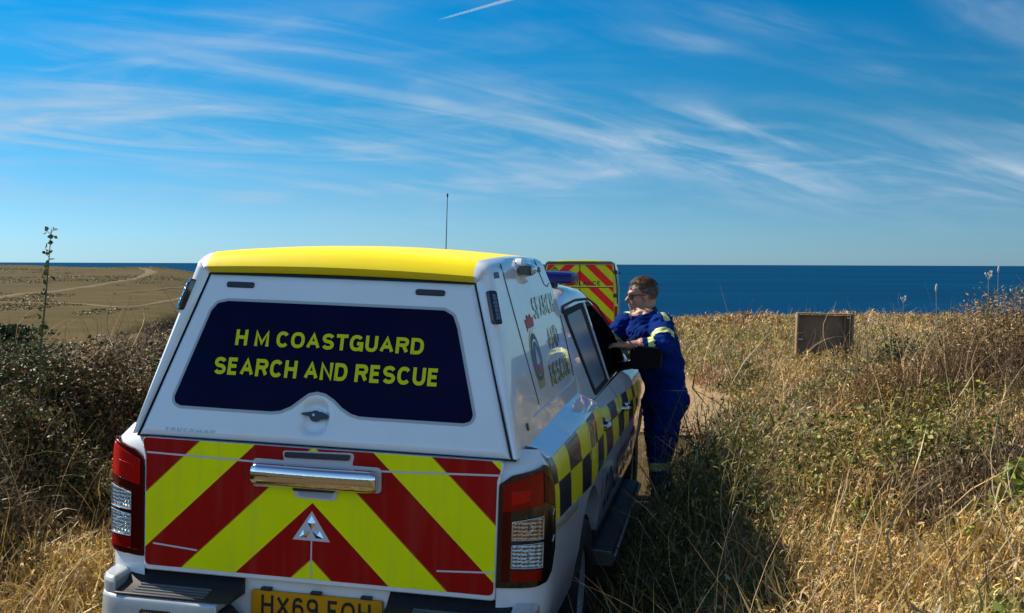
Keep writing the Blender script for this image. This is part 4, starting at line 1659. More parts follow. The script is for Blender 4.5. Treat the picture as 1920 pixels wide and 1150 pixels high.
DARK = [(.10, .070, .045), (.065, .050, .030), (.15, .11, .075), (.24, .19, .14), (.05, .055, .028)]
GREY3 = GREY[:3]
SHADOW_GREEN = [(.055, .085, .022), (.085, .11, .03), (.04, .06, .018), (.13, .13, .05)]  # dark greens that paint in the truck's shadow on the grass
ALL = GOLD + BROWN + GREEN + GREY3 + DARK + [DARK[0]] + SHADOW_GREEN


def choose(x, y, n):
    """which palette a plant takes: patches of gold, brown, green and grey"""
    g = fbm(x * .8, y * .8, 21)
    q = fbm(x * .6 + 40, y * .6, 33)
    f = fbm(x * 2.3 + 11, y * 2.3, 41)
    r_ = rng.random(n)
    kind = np.ones(n, int)
    kind[(q + .35 * (f - .5) < .50) & (r_ < .82)] = 0
    kind[(g + .4 * (f - .5) > .49) & (r_ > .25)] = 2
    kind[(lat_noise(x * 1.4 + 3, y * 1.4, 77) > .74) & (r_ > .2)] = 3
    kind[r_ > .93] = 3
    rel = x - track_x(y)
    kind[(rel < 0) & (r_ < .80) & (rel > -2.2)] = 0
    bank = (rel < -2.2 - .5 * (f - .5)) & (r_ < .86)
    kind[bank] = 4
    shadow_strip = (rel > .95) & (rel < 1.75 + .5 * (f - .5)) & (y < 7.5) & (y > 2.5) & (r_ < .80)      # green strip by the track, darkened to deepen the truck's shadow
    kind[shadow_strip] = 5
    dk = (lat_noise(x * .95 + 60, y * .95, 91) > .70) & (rel > 1.6) & (r_ < .78) & (y < 14)          # dark dead bracken
    kind[dk] = 4
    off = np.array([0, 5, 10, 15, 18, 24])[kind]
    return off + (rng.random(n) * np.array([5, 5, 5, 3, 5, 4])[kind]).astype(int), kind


def clear_of(x, y):
    rel = x - track_x(y)
    ok = ~in_truck(x, y)
    ok &= ~((np.abs(rel) < 1.02) & (y < 32) & (y > 11.6))
    ok &= ~((rel > .9) & (rel < 1.2) & (y > 11.6) & (y < 14.2))
    ok &= ~((rel < -5.2) & (y > 11))
    ok &= ~((np.hypot(x - 1.05, y - 7.8) < .28))
    ok &= H(x, y) > -3
    ok &= ~((np.abs(x - 1.9) < 1.4) & (y > 28.4))
    return ok


def veg_h(x, y):
    rel = x - track_x(y)
    h = .20 + .30 * fbm(x * 1.5, y * 1.5, 5) ** 1.3
    h = h + .34 * sm(1.12, 1.35, rel) * (1 - sm(1.7, 2.3, rel)) * sm(5.2, 6.0, y) * (1 - sm(7.5, 8.2, y))
    h = np.where((rel > 1.1) & (rel < 1.9) & (y < 8.5), h * 1.15, h)
    h = np.where((rel < -1.0) & (rel > -2.4), h * 1.15, h)
    h = np.where(y > 10, h * .72, h)
    h = np.where((rel > .7) & (rel < 2.3) & (y > 8.7) & (y < 13.5), h * .38, h)
    h = np.where(np.abs(rel) < .95, np.where((y > 8.6) & (y < 12.5), .26, .10), h)
    return h


parts = []
# main sward: tussocks of short curled blades, some with seed heads
x, y, d = scatter(11000, 2.7, 46)
x2, y2, d2 = scatter(1500, 4.0, 8.5, -27, -10)           # thick golden sward left of the truck
x, y = np.concatenate([x, x2]), np.concatenate([y, y2])
d = np.hypot(x, y)
k = rng.integers(14, 52, len(x))
tx, ty = np.repeat(x, k), np.repeat(y, k)
tsz = np.repeat(rng.uniform(.03, .10, len(x)) * (1 + .035 * d), k)
tid = np.repeat(np.arange(len(x)), k)
ox, oy = rng.normal(size=len(tx)) * tsz, rng.normal(size=len(tx)) * tsz
x, y = tx + ox, ty + oy
d = np.hypot(x, y)
ok = clear_of(x, y)
rel = x - track_x(y)
ok &= (rng.random(len(x)) < np.where(np.abs(rel) < .95, .3, 1)) & (d > 2.5)
x, y, d, tx, ty, ox, oy, tid = (a[ok] for a in (x, y, d, tx, ty, ox, oy, tid))
n = len(x)
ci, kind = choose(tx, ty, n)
same = rng.random(n) < .55                      # a tussock is mostly of one colour
first = {}
order = np.zeros(tid.max() + 1, int)
order[tid] = ci
ci = np.where(same, order[tid], ci)
tall = rng.random(n) < .02
th_ = rng.uniform(.65, 1.3, tid.max() + 1)[tid]
h = veg_h(x, y) * rng.uniform(.45, 1.05, n) * th_ * np.array([1.15, .9, .85, 1.0, .95, 1.1])[kind] * np.where(tall, 1.6, 1)
w = np.maximum(rng.uniform(.0016, .0046, n), d * .00045)
head = rng.random(n) < np.where(kind == 0, .40, .15)
bend = np.where(tall, rng.uniform(.1, .9, n), np.clip(rng.gamma(3.0, .52, n), .1, 3.0))
az = np.arctan2(oy, ox) * .0 + np.where(rng.random(n) < .6, np.arctan2(oy, ox), rng.normal(-.6, .9, n))
P = np.stack([x, y, H(x, y) - .02], -1)
near = d < 9
for sel, lv in ((near, 6), (~near, 4)):
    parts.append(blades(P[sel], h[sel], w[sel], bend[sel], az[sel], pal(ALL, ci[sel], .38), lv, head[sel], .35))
V, F, C = join(parts)
tag(mesh_np('dry_grass', V, F, m_grass, C), kind='stuff')

# scrub: leaf litter, seed husks and low leaves between the blades
parts = []
x, y, d = scatter(24000, 2.7, 40)
k = rng.integers(8, 36, len(x))
tid = np.repeat(np.arange(len(x)), k)
ts = (rng.uniform(.02, .08, len(x)) * (1 + .035 * d))[tid]
tz = rng.random(len(x))[tid]
x, y = x[tid] + rng.normal(size=len(tid)) * ts, y[tid] + rng.normal(size=len(tid)) * ts
d = np.hypot(x, y)
rel = x - track_x(y)
ok = clear_of(x, y) & (np.abs(rel) > 1.0) & (d > 2.5)
x, y, d, tz, tid = (a[ok] for a in (x, y, d, tz, tid))
n = len(x)
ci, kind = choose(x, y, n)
order = np.zeros(tid.max() + 1, int)
order[tid] = ci
ci = np.where(rng.random(n) < .6, order[tid], ci)
hh = veg_h(x, y)
P = np.stack([x, y, H(x, y) + hh * np.clip(tz ** .6 * .9 + rng.normal(size=n) * .12, .03, 1.1)], -1)
sz = np.maximum(rng.uniform(.012, .042, n), d * .0022)
leafy = rng.random(n) < .22
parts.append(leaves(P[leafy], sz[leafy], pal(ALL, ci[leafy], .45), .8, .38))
s_ = ~leafy
m_ = int(s_.sum())
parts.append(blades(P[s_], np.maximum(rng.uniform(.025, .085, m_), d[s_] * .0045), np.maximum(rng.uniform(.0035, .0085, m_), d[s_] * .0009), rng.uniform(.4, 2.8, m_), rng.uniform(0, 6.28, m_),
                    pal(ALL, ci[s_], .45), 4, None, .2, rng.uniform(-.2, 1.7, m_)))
V, F, C = join(parts)
tag(mesh_np('scrub_leaves', V, F, m_leaf, C), kind='stuff')

# bramble leaves creeping over the right bank in patches
x, y, d = scatter(90000, 2.8, 14, 3, 31)
rel = x - track_x(y)
ok = clear_of(x, y) & (rel > 1.7) & (fbm(x * 1.5 + 5, y * 1.5, 55) + .12 * (lat_noise(x * 5, y * 5, 12) - .5) > .665)
x, y, d = x[ok], y[ok], d[ok]
n = len(x)
P = np.stack([x, y, H(x, y) + veg_h(x, y) * rng.uniform(.5, 1.05, n)], -1)
V, F, C = leaves(P, np.maximum(rng.uniform(.018, .042, n), d * .003), pal([(.11, .15, .03), (.17, .21, .045), (.07, .10, .025), (.24, .25, .07), (.20, .15, .06)], rng.integers(0, 5, n), .3), .6, .6)
tag(mesh_np('bramble_cover', V, F, m_leaf, C), kind='stuff')

# low gorse and rough grass on the headland
x, y, d = scatter(70000, 78, 232, -31, -13)
ok = (fbm(x * .06, y * .06, 61) + .35 * (lat_noise(x * .35, y * .35, 13) - .5) > .56) & (H(x, y) > -6)
x, y, d = x[ok], y[ok], d[ok]
n = len(x)
P = np.stack([x, y, H(x, y) + .03], -1)
V, F, C = leaves(P, rng.uniform(.06, .18, n), pal([(.11, .098, .038), (.12, .10, .04), (.14, .11, .048), (.09, .088, .034), (.15, .12, .055)], rng.integers(0, 5, n), .2), .25, .8)
tag(mesh_np('headland_scrub', V, F, m_leaf, C), kind='stuff')

# arching dead stems
parts = []
x, y, d = scatter(5500, 2.8, 26)
rel = x - track_x(y)
ok = clear_of(x, y) & (np.abs(rel) > 1.05)
x, y, d = x[ok], y[ok], d[ok]
n = len(x)
P = np.stack([x, y, H(x, y)], -1)
ci = rng.integers(0, 5, n)
parts.append(blades(P, rng.uniform(.35, .95, n), np.maximum(rng.uniform(.0018, .0042, n), d * .0005), rng.uniform(.1, 1.9, n), rng.uniform(0, 6.28, n),
                    pal([(.40, .30, .2), (.5, .4, .28), (.22, .14, .09), (.30, .2, .13), (.12, .075, .05)], ci), 8, None, .30))
V, F, C = join(parts)
tag(mesh_np('dead_stems', V, F, m_stem, C), kind='stuff')


def bush(name, label, cat, x, y, rx, ry, h, n, size, cols, group=None, stems=60, tri=True, asp=.62, lift=0.0):
    root = empty(name, label, cat, (x, y, float(H(x, y)) - .03), group)
    # clumps spread through the crown
    k = 26
    cl_ = rng.normal(size=(k, 3)) * np.array([.42, .42, .0])
    cl_[:, 2] = rng.random(k) ** .8 * (1 - .55 * np.minimum(np.hypot(cl_[:, 0], cl_[:, 1]), 1))
    idx = rng.integers(0, k, n)
    P = cl_[idx] + rng.normal(size=(n, 3)) * np.array([.15, .15, .13])
    P = P * np.array([rx, ry, h])
    dome = h * np.clip(1.15 - (P[:, 0] / rx) ** 2 * .75 - (P[:, 1] / ry) ** 2 * .75, .12, 1.1)
    P[:, 2] = np.minimum(np.abs(P[:, 2]), dome * rng.uniform(.8, 1.0, n)) + lift
    gz = H(P[:, 0] + x, P[:, 1] + y) - (float(H(x, y)) - .03)
    P[:, 2] += gz
    ci = rng.integers(0, len(cols), n)
    s = size * rng.uniform(.5, 1.2, n)
    parts = []
    if tri:
        parts.append(leaves(P, s, pal(cols, ci, .3), .6, asp))
        parts.append(leaves(P + rng.normal(size=(n, 3)) * size * .25, s * .8, pal(cols, ci, .3), .6, asp))
    else:
        parts.append(leaves(P, s, pal(cols, ci, .3), .8, asp))
    V, F, C = join(parts)
    mesh_np('foliage', V, F, m_leaf, C, parent=root)
    sx_ = rng.normal(size=(stems, 2)) * .38 * np.array([rx, ry])
    P = np.c_[sx_, H(sx_[:, 0] + x, sx_[:, 1] + y) - float(H(x, y))]
    V, F, C = blades(P, h * rng.uniform(.5, 1.12, stems), rng.uniform(.004, .008, stems), rng.uniform(.1, 1.8, stems), rng.uniform(0, 6.28, stems),
                     pal([(.20, .12, .08), (.30, .20, .14), (.11, .07, .045), (.38, .28, .2)], rng.integers(0, 4, stems)), 9, None, .2)
    tag(mesh_np('canes', V, F, m_stem, C, parent=root), kind='stuff')
    return root


DKG = [(.016, .036, .012), (.028, .056, .018), (.042, .068, .024), (.075, .095, .035), (.11, .11, .05)]
DKB = [(.055, .034, .02), (.11, .065, .032), (.18, .105, .05), (.035, .035, .018), (.26, .17, .09)]
BRG = [(.13, .19, .03), (.20, .27, .04), (.08, .13, .025), (.30, .34, .06), (.055, .09, .02)]
OLV = [(.13, .14, .04), (.20, .19, .06), (.28, .23, .09), (.09, .09, .03), (.36, .28, .14)]

LG = 'bramble bushes along the left bank'
bush('bramble_bush', 'dark green bramble bush at the left edge below the headland', 'bush', -3.55, 7.7, 1.0, .7, .62, 12000, .034, DKG + DKB[:3], LG, 90)
bush('bramble_bush', 'brown twiggy bramble bush under the far hill between tall weed and pickup', 'bush', -2.75, 8.1, .85, .7, .62, 11000, .030, DKB + DKB[1:3] + DKG[:2], LG, 160)
bush('bramble_bush', 'dark bramble bush right against the white canopy on the left bank', 'bush', -2.2, 9.0, .85, .7, .68, 11000, .034, DKB[:3] + DKG, LG, 80)
bush('bramble_bush', 'low dark green bramble bush at the foot of the left bank', 'bush', -2.85, 6.9, .85, .5, .52, 9000, .030, DKG[1:] + DKB, LG, 120)
bush('bramble_bush', 'dusky brown bramble bush low on the bank beside the red tail lamp', 'bush', -2.1, 7.4, .70, .5, .55, 9000, .030, DKB + DKG[1:], LG, 100)
RG = 'bushes on the right bank'
bush('bramble_bush', 'bright green bramble with large leaves at the right edge, halfway up the bank', 'bush', 2.02, 4.42, .27, .25, .28, 300, .054, BRG + OLV[:2], RG, 24, lift=.20)
bush('bramble_bush', 'small yellow green bramble in the bottom right corner', 'bush', 1.74, 3.92, .20, .18, .18, 150, .046, BRG + OLV[:2] + [(.30, .36, .04)], RG, 14, lift=.16)
bush('bramble_bush', 'small green bramble sprouting in dry grass right of the truck shadow', 'bush', 1.56, 4.95, .18, .16, .18, 110, .034, BRG + OLV[:2], RG, 14, lift=.18)
bush('scrub_bush', 'tall straw coloured scrub bush topping the bank at the right edge', 'bush', 3.20, 7.3, .85, .7, .72, 15000, .030, BROWN + OLV + GREY, RG, 1500, tri=False, asp=.28)
bush('scrub_bush', 'reddish brown scrub bush left of the tall right edge bush', 'bush', 2.55, 7.6, .50, .5, .55, 8000, .028, BROWN + [(.20, .07, .045)] + GOLD[:1], RG, 800, tri=False, asp=.28)
bush('scrub_bush', 'dark green bush right of the brown board', 'bush', 4.0, 11.4, .36, .3, .50, 1900, .036, DKG[:4] + OLV[:2], RG, 40, lift=.05)
bush('scrub_bush', 'small dark bush beside the dirt path behind the person', 'bush', 2.95, 14.0, .40, .32, .30, 1300, .036, DKG[2:] + OLV[:4] + BROWN[:1], RG, 160)
bush('scrub_bush', 'grey twiggy bush right of the dirt path', 'bush', 1.95, 7.9, .50, .40, .36, 2600, .026, OLV + GREY, RG, 500)
bush('scrub_bush', 'olive green bush in front of the brown board', 'bush', 2.9, 9.6, .8, .6, .42, 5200, .032, OLV, RG, 300)
HG = 'dark shrubs at the foot of the headland'
for k_, (bx_, by_, lb_) in enumerate(((-26.5, 66, 'dark shrub at the foot of the headland, just right of the tall weed'), (-22.5, 66, 'dark shrub at the foot of the headland, midway between tall weed and pickup'),
                                      (-31.0, 70, 'dark shrub at the foot of the headland, left of the tall weed'), (-19.3, 64, 'dark shrub at the foot of the headland, against the canopy edge'))):
    bush('scrub_bush', lb_, 'bush', bx_, by_, 3.4, 2.0, .95, 1900, .22, DKG[:3], HG, 20)

# tall weed on the left bank
wx, wy = -2.98, 7.0
wz = float(H(wx, wy))
weed = empty('tall_weed', 'single tall dark weed with small leaves rising above the left bank against the sky', 'weed', (wx, wy, wz))
Pst = [Vector((.0, 0, .0)), Vector((.01, 0, .35)), Vector((.03, 0, .7)), Vector((.07, 0, 1.0)), Vector((.105, 0, 1.3))]
top_z = CAM_Z + 62 / 2100 * 7.0 - wz
Pst = [Vector((p.x, p.y, p.z * top_z / 1.3)) for p in Pst]
mb = MB()
mb.tube(Pst, [.0075, .0068, .006, .0045, .002], 7)
lp, lsz = [], []
for i in range(34):
    tq = .36 + .64 * (i / 33) + rng.uniform(-.02, .0)
    q = tq * (len(Pst) - 1)
    k_ = min(int(q), len(Pst) - 2)
    p = Pst[k_].lerp(Pst[k_ + 1], q - k_)
    a = rng.uniform(0, 6.28)
    l_ = rng.uniform(.012, .05) * (1.15 - .5 * tq)
    e = p + Vector((math.cos(a) * l_, math.sin(a) * l_, .018))
    mb.tube([p, e], [.0022, .0012], 5)
    for k2 in range(2):
        lp.append(e)
        lsz.append(rng.uniform(.028, .050))
mb.build('stem', pbr('weed_stem', (.05, .05, .02), .7), weed)
lp = np.array([tuple(p) for p in lp])
V, F, C = leaves(lp, np.array(lsz), pal([(.03, .05, .015), (.05, .07, .02), (.10, .10, .03)], rng.integers(0, 3, len(lp))), 1.0, .7)
mesh_np('foliage', V, F, m_leaf, C, parent=weed)


# dry seed stalks standing above the right bank
def stalk(px, py, d, label, kindn):
    q = Vector(((px - 960) / FPX * d, d, 0))
    gz = float(H(q.x, q.y))
    topz = CAM_Z - (py - 495) / FPX * d - gz
    root = empty('seed_stalk', label, 'seed stalk', (q.x, q.y, gz), 'dry seed stalks on the right bank')
    mb = MB()
    lean = rng.uniform(-.05, .05)
    P_ = [Vector((lean * k * .3 - lean * .9, 0, topz * k / 3)) for k in range(4)]
    mb.tube(P_, [.003, .0025, .002, .0014], 6)
    mb.build('stem', pbr('stalk_stem', (.36, .28, .18), .7), root)
    mb = MB()
    tip = P_[-1]
    if kindn == 0:
        mb.tube([tip - Vector((0, 0, .035)), tip - Vector((0, 0, .018)), tip + Vector((.003, 0, .008)), tip + Vector((.005, 0, .018))], [.002, .0075, .006, .0015], 8)
    else:
        for k in range(9):
            a = k * 2.4
            e = tip + Vector((math.cos(a) * .022, math.sin(a) * .022, .010 + .012 * (k % 3)))
            mb.tube([tip - Vector((0, 0, .02)), e], [.0016, .0012], 4)
            mb.tube([e - Vector((0, 0, .006)), e + Vector((0, 0, .004)), e + Vector((0, 0, .010))], [.002, .0042, .0015], 5)
    mb.build('seed_head', pbr('stalk_head', (.50, .44, .36), .8), root)


stalk(1755, 535, 7.2, 'dry stalk with one pale oval head against the sea, left of the right edge bush', 0)
stalk(1853, 517, 7.4, 'tallest dry stalk with a spread umbel head above the right edge bush', 1)
stalk(1871, 500, 8.0, 'thin dry stalk with a dark head touching the horizon at the right', 0)
stalk(1694, 562, 9.5, 'short dry stalk with a flat umbel head right of the brown board', 1)


# ================================================================== AMBULANCE
VX, VY = 1.754, 29.0
VZ = 2.04 - 2.62
van = empty('ambulance', 'yellow ambulance van seen from behind, red and yellow chevron doors, parked beyond the pickup', 'ambulance', (VX, VY, VZ))
van.rotation_euler = (0, 0, -R(6.2))
VYEL = pbr('van_yellow', (.55, .60, .02), .35, coat=.6, var=(3, .15, (.4, .42, .05)))


def vsec(y, top=2.60, hw=.99, hwt=.90, tilt=0.0):
    half = [(.93, .42), (hw, .55), (hw, 1.2), (hw - .01, 1.7), (hwt + .02, top - .22), (hwt - .03, top - .09), (hwt - .12, top - .02), (.4, top + .01), (0, top + .015)]
    return [(x, y + tilt * (z - .4), z) for x, z in half] + [(-x, y + tilt * (z - .4), z) for x, z in reversed(half[:-1])]


mb = MB()
rg = [vsec(.0, 2.57, .95, .87, .012), vsec(.03, 2.60, .985, .90, .012), vsec(.12), vsec(1.5), vsec(3.4), vsec(4.4, 2.58), vsec(4.9, 2.42, .98, .86), vsec(5.4, 1.95, .95, .82), vsec(5.75, 1.30, .92, .80), vsec(6.0, 1.05, .84, .76)]
mb.loft(rg, False)
n = len(rg[0])
mb.add(rg[0], [tuple(range(n))], 0)
mb.add(rg[-1], [tuple(reversed(range(n)))], 0)
mb.box((-.93, .05, .30), (.93, 5.9, .44))
mb.build('body', VYEL, van, smooth=40)
mb = MB()
mb.prism([(x, -.018, z) for x, z in fillet([(-.90, .52), (-.012, .52), (-.012, 2.49), (-.83, 2.49), (-.86, 2.3)], .04, 4)], (0, .03, 0))
dl = mb.build('rear_door', M['van_chevron'], van)
mb = MB()
mb.prism([(x, -.018, z) for x, z in fillet([(.90, .52), (.012, .52), (.012, 2.49), (.83, 2.49), (.86, 2.3)], .04, 4)], (0, .03, 0))
dr2 = mb.build('rear_door', M['van_chevron'], van)
mb = MB()
mb.box((-.012, -.012, .52), (.012, .012, 2.49))
for z in (1.905,):
    mb.box((-.86, -.0225, z - .010), (.86, -.017, z + .012))
mb.box((.20, -.0225, .985), (.86, -.017, 1.0))
mb.build('door_seal', M['dark_seal'], van)
mb = MB()
mb.box((-.87, -.021, 1.918), (.87, -.0175, 1.945))
mb.build('yellow_strip', VYEL, van)
mb = MB()
mb.prism([(x, -.06, z) for x, z in fillet([(-.86, 2.50), (.86, 2.50), (.84, 2.575), (-.84, 2.575)], .03, 4)], (0, .10, 0))
mb.build('top_lamp_bar', M['black_gloss'], van, bevel=.01)
mb = MB()
mb.box((-.82, -.066, 2.492), (.82, -.03, 2.503))
mb.build('bar_trim', pbr('bar_trim', (.45, .40, .25), .4), van)
for s in (-1, 1):
    mb = MB()
    mb.prism([(s * x, -.03, z) for x, z in fillet([(.905, .85), (.975, .85), (.975, 1.42), (.905, 1.42)], .02, 3)], (0, .06, 0))
    mb.build('tail_lamp', M['red_lens'], van, bevel=.008)
    for z in (.8, 1.70, 2.3):
        mb = MB()
        mb.box((min(s * .865, s * .965), -.04, z - .05), (max(s * .865, s * .965), -.01, z + .05))
        mb.build('hinge', M['black'], van, bevel=.006)
    mb = MB()
    mb.tube([(s * .97, .03, 1.48), (s * .965, .02, 1.9), (s * .915, .03, 2.35), (s * .87, .05, 2.55)], .015, 6)
    mb.build('corner_rail', M['dark_seal'], van)
    mb = MB()
    mb.tube([(s * .95, .10, 2.27), (s * 1.03, .09, 2.28)], .01, 6)
    mb.tube([(s * 1.03, .06, 2.28), (s * 1.03, .12, 2.28)], .025, 8)
    mb.build('side_marker', M['black'], van)
    for y in (1.3, 4.9):
        mb = MB()
        mb.loft([[(s * x, y + r_ * math.cos(a), .36 + r_ * math.sin(a)) for x, r_ in ((.72, .2), (.70, .33), (.74, .36), (.92, .36), (.95, .33), (.93, .2))] for a in arange(0, 2 * math.pi, .21)], True)
        mb.build('wheel', M['rubber'], van)
mb = MB()
mb.prism([(x, -.10, z) for x, z in fillet([(-.95, .36), (.95, .36), (.95, .52), (-.95, .52)], .04, 3)], (0, .16, 0))
mb.build('rear_bumper', M['black'], van, bevel=.02)
mb = MB()
put_text(mb, 'AMBULANCE', lambda u, v, h: (-.535 + u * 1.07, -.0235 - h * 3, 1.955 + v * .115), bold=.17, extra=.05)
mb.build('lettering', M['letter_black'], van, smooth=0)
mb = MB()
put_text(mb, '0536', lambda u, v, h: (-.49 + u * .27, -.0235 - h * 3, 2.245 + v * .085), bold=.19)
mb.build('number', M['letter_black'], van, smooth=0)
mb = MB()
for r0, r1, yy in ((.105, .082, -.0225), (.062, .042, -.0225)):
    a_ = [2 * math.pi * k / 24 for k in range(25)]
    c0 = (-.655, 2.30)
    for i in range(24):
        mb.add([(c0[0] + r * math.cos(a), yy, c0[1] + r * math.sin(a)) for r, a in ((r0, a_[i]), (r0, a_[i + 1]), (r1, a_[i + 1]), (r1, a_[i]))], [(0, 1, 2, 3)])
mb.add([(-.665, -.0225, 2.27), (-.645, -.0225, 2.27), (-.645, -.0225, 2.325), (-.665, -.0225, 2.325)], [(0, 1, 2, 3)])
mb.add([(-.685, -.0228, 2.405), (-.625, -.0228, 2.405), (-.64, -.0228, 2.44), (-.67, -.0228, 2.44)], [(0, 1, 2, 3)])
mb.build('round_badge', M['letter_black'], van, smooth=0)
mb = MB()
for s in (-1, 1):
    mb.box((s * .06 - .02, -.05, 1.30), (s * .06 + .02, -.018, 1.55))
mb.build('door_handle', M['black'], van, bevel=.008)

# ================================================================== BOARD
BX, BY = 4.18, 15.0
bz = CAM_Z - (588 - 495) / FPX * BY
board = empty('wooden_board', 'brown wooden board in a shallow frame standing in dry grass near the cliff edge', 'board', (BX, BY, bz - .75))
board.rotation_euler = (0, R(1.2), R(-3))
WD = pbr('weathered_wood', (.27, .18, .11), .8, spec=.2, var=(3, .7, (.12, .075, .045)), bump=(40, .4, .01))
WD2 = pbr('dark_wood', (.20, .125, .078), .8, spec=.2, var=(2.5, .7, (.14, .085, .055)), bump=(40, .4, .01))
mb = MB()
mb.box((-.34, .03, .05), (.34, .055, .735))
mb.build('panel', WD2, board)
for s, nm in ((-1, 'frame_side'), (1, 'frame_side')):
    mb = MB()
    mb.box((s * .365 - .012, -.06, .0), (s * .365 + .012, .06, .745))
    mb.build(nm, WD, board, bevel=.003)
mb = MB()
mb.box((-.375, -.065, .746), (.375, .065, .764))
mb.build('frame_top', WD, board, bevel=.003)
mb = MB()
mb.box((.255, -.02, .05), (.275, .03, .735))
mb.build('batten', WD2, board)
mb = MB()
mb.box((-.352, -.03, .40), (-.29, .0, .418))
mb.build('hinge_clip', pbr('pale_metal', (.5, .45, .4), .5), board)
mb = MB()
mb.box((.285, -.04, .70), (.335, -.01, .715))
mb.build('hinge_clip', pbr('pale_metal2', (.5, .45, .4), .5), board)
for s in (-1, 1):
    mb = MB()
    mb.box((s * .30 - .03, .056, -.75), (s * .30 + .03, .10, .70))
    mb.build('post', WD, board)

# ================================================================== PERSON
PX, PY = 1.035, 7.82
per = empty('person', 'person in blue overalls with yellow cuff bands and sunglasses leaning on the pickup', 'person', (PX, PY, float(H(PX, PY))))
PB = Vector((PX, PY, float(H(PX, PY))))


def chain(bm, pts, rad, n=16, sub=4):
    """tapered limb: pts centre points, rad (across, along) radii per point, capped"""
    P, Q = [], []
    k = len(pts)
    for i in range(k - 1):
        p0, p1, p2, p3 = (Vector(pts[max(0, min(k - 1, i + j))]) for j in (-1, 0, 1, 2))
        for s in range(sub):
            u = s / sub
            P.append(.5 * ((2 * p1) + (p2 - p0) * u + (2 * p0 - 5 * p1 + 4 * p2 - p3) * u * u + (3 * p1 - p0 - 3 * p2 + p3) * u ** 3))
            r0, r1 = rad[i], rad[i + 1]
            w_ = u * u * (3 - 2 * u)
            Q.append((r0[0] * (1 - w_) + r1[0] * w_, r0[1] * (1 - w_) + r1[1] * w_))
    P.append(Vector(pts[-1]))
    Q.append(rad[-1])
    d0, d1 = (P[0] - P[1]).normalized(), (P[-1] - P[-2]).normalized()
    e0, e1 = min(Q[0]), min(Q[-1])
    P = [P[0] + d0 * e0 * .85, P[0] + d0 * e0 * .5] + P + [P[-1] + d1 * e1 * .5, P[-1] + d1 * e1 * .85]
    Q = [(Q[0][0] * .35, Q[0][1] * .35), (Q[0][0] * .8, Q[0][1] * .8)] + Q + [(Q[-1][0] * .8, Q[-1][1] * .8), (Q[-1][0] * .35, Q[-1][1] * .35)]
    rings = []
    ref = AXIS['v']
    for i, p in enumerate(P):
        d = (P[min(i + 1, len(P) - 1)] - P[max(i - 1, 0)]).normalized()
        s = (ref - d * ref.dot(d))
        s = s.normalized() if s.length > 1e-4 else Vector((0, 1, 0))
        t = d.cross(s)
        rings.append([bm.verts.new(p + s * math.cos(2 * math.pi * q / n) * Q[i][0] + t * math.sin(2 * math.pi * q / n) * Q[i][1]) for q in range(n)])
    for i in range(len(rings) - 1):
        for q in range(n):
            bm.faces.new((rings[i][q], rings[i][(q + 1) % n], rings[i + 1][(q + 1) % n], rings[i + 1][q]))
    bm.faces.new(list(reversed(rings[0])))
    bm.faces.new(rings[-1])


def ell(bm, c, r, rotm=None, seg=20):
    m = Matrix.Translation(Vector(c)) @ (rotm.to_4x4() if rotm else Matrix()) @ Matrix.Diagonal((*r, 1))
    bmesh.ops.create_uvsphere(bm, u_segments=seg, v_segments=seg // 2 + 2, radius=1.0, matrix=m)


AXIS = {'v': Vector((0, 1, 0))}
# body frame: facing f (towards the truck, turned a little to the camera), l = left side
yaw = R(203)
f3 = Vector((math.cos(yaw), math.sin(yaw), 0))
l3 = Vector((-f3.y, f3.x, 0))


def B(fw_, lf, z):
    return f3 * fw_ + l3 * lf + Vector((0, 0, z))


bm = bmesh.new()
AXIS['v'] = l3
# torso: hips to neck, leaning forwards
chain(bm, [B(-.03, 0, .90), B(-.045, 0, 1.02), B(-.005, 0, 1.16), B(.045, 0, 1.30), B(.095, 0, 1.42), B(.135, 0, 1.50)],
      [(.188, .130), (.178, .130), (.192, .150), (.210, .158), (.212, .136), (.122, .088)], 22)
ell(bm, B(-.075, .092, .92), (.105, .105, .125))
ell(bm, B(-.075, -.092, .92), (.105, .105, .125))
# legs
for s in (1, -1):
    sx2 = .075 * s
    chain(bm, [B(-.03, s * .095, .90), B(-.02 + sx2 * .4, s * .108, .70), B(.0 + sx2 * .8, s * .118, .50), B(-.03 + sx2, s * .122, .28), B(-.045 + sx2, s * .125, .13)],
          [(.104, .110), (.090, .098), (.074, .080), (.074, .078), (.070, .074)], 16)
    chain(bm, [B(-.06 + .075 * s, s * .125, .085), B(.075 * s, s * .13, .07), B(.10 + .075 * s, s * .14, .05), B(.165 + .075 * s, s * .145, .045)], [(.048, .06), (.047, .058), (.047, .042), (.036, .03)], 12)
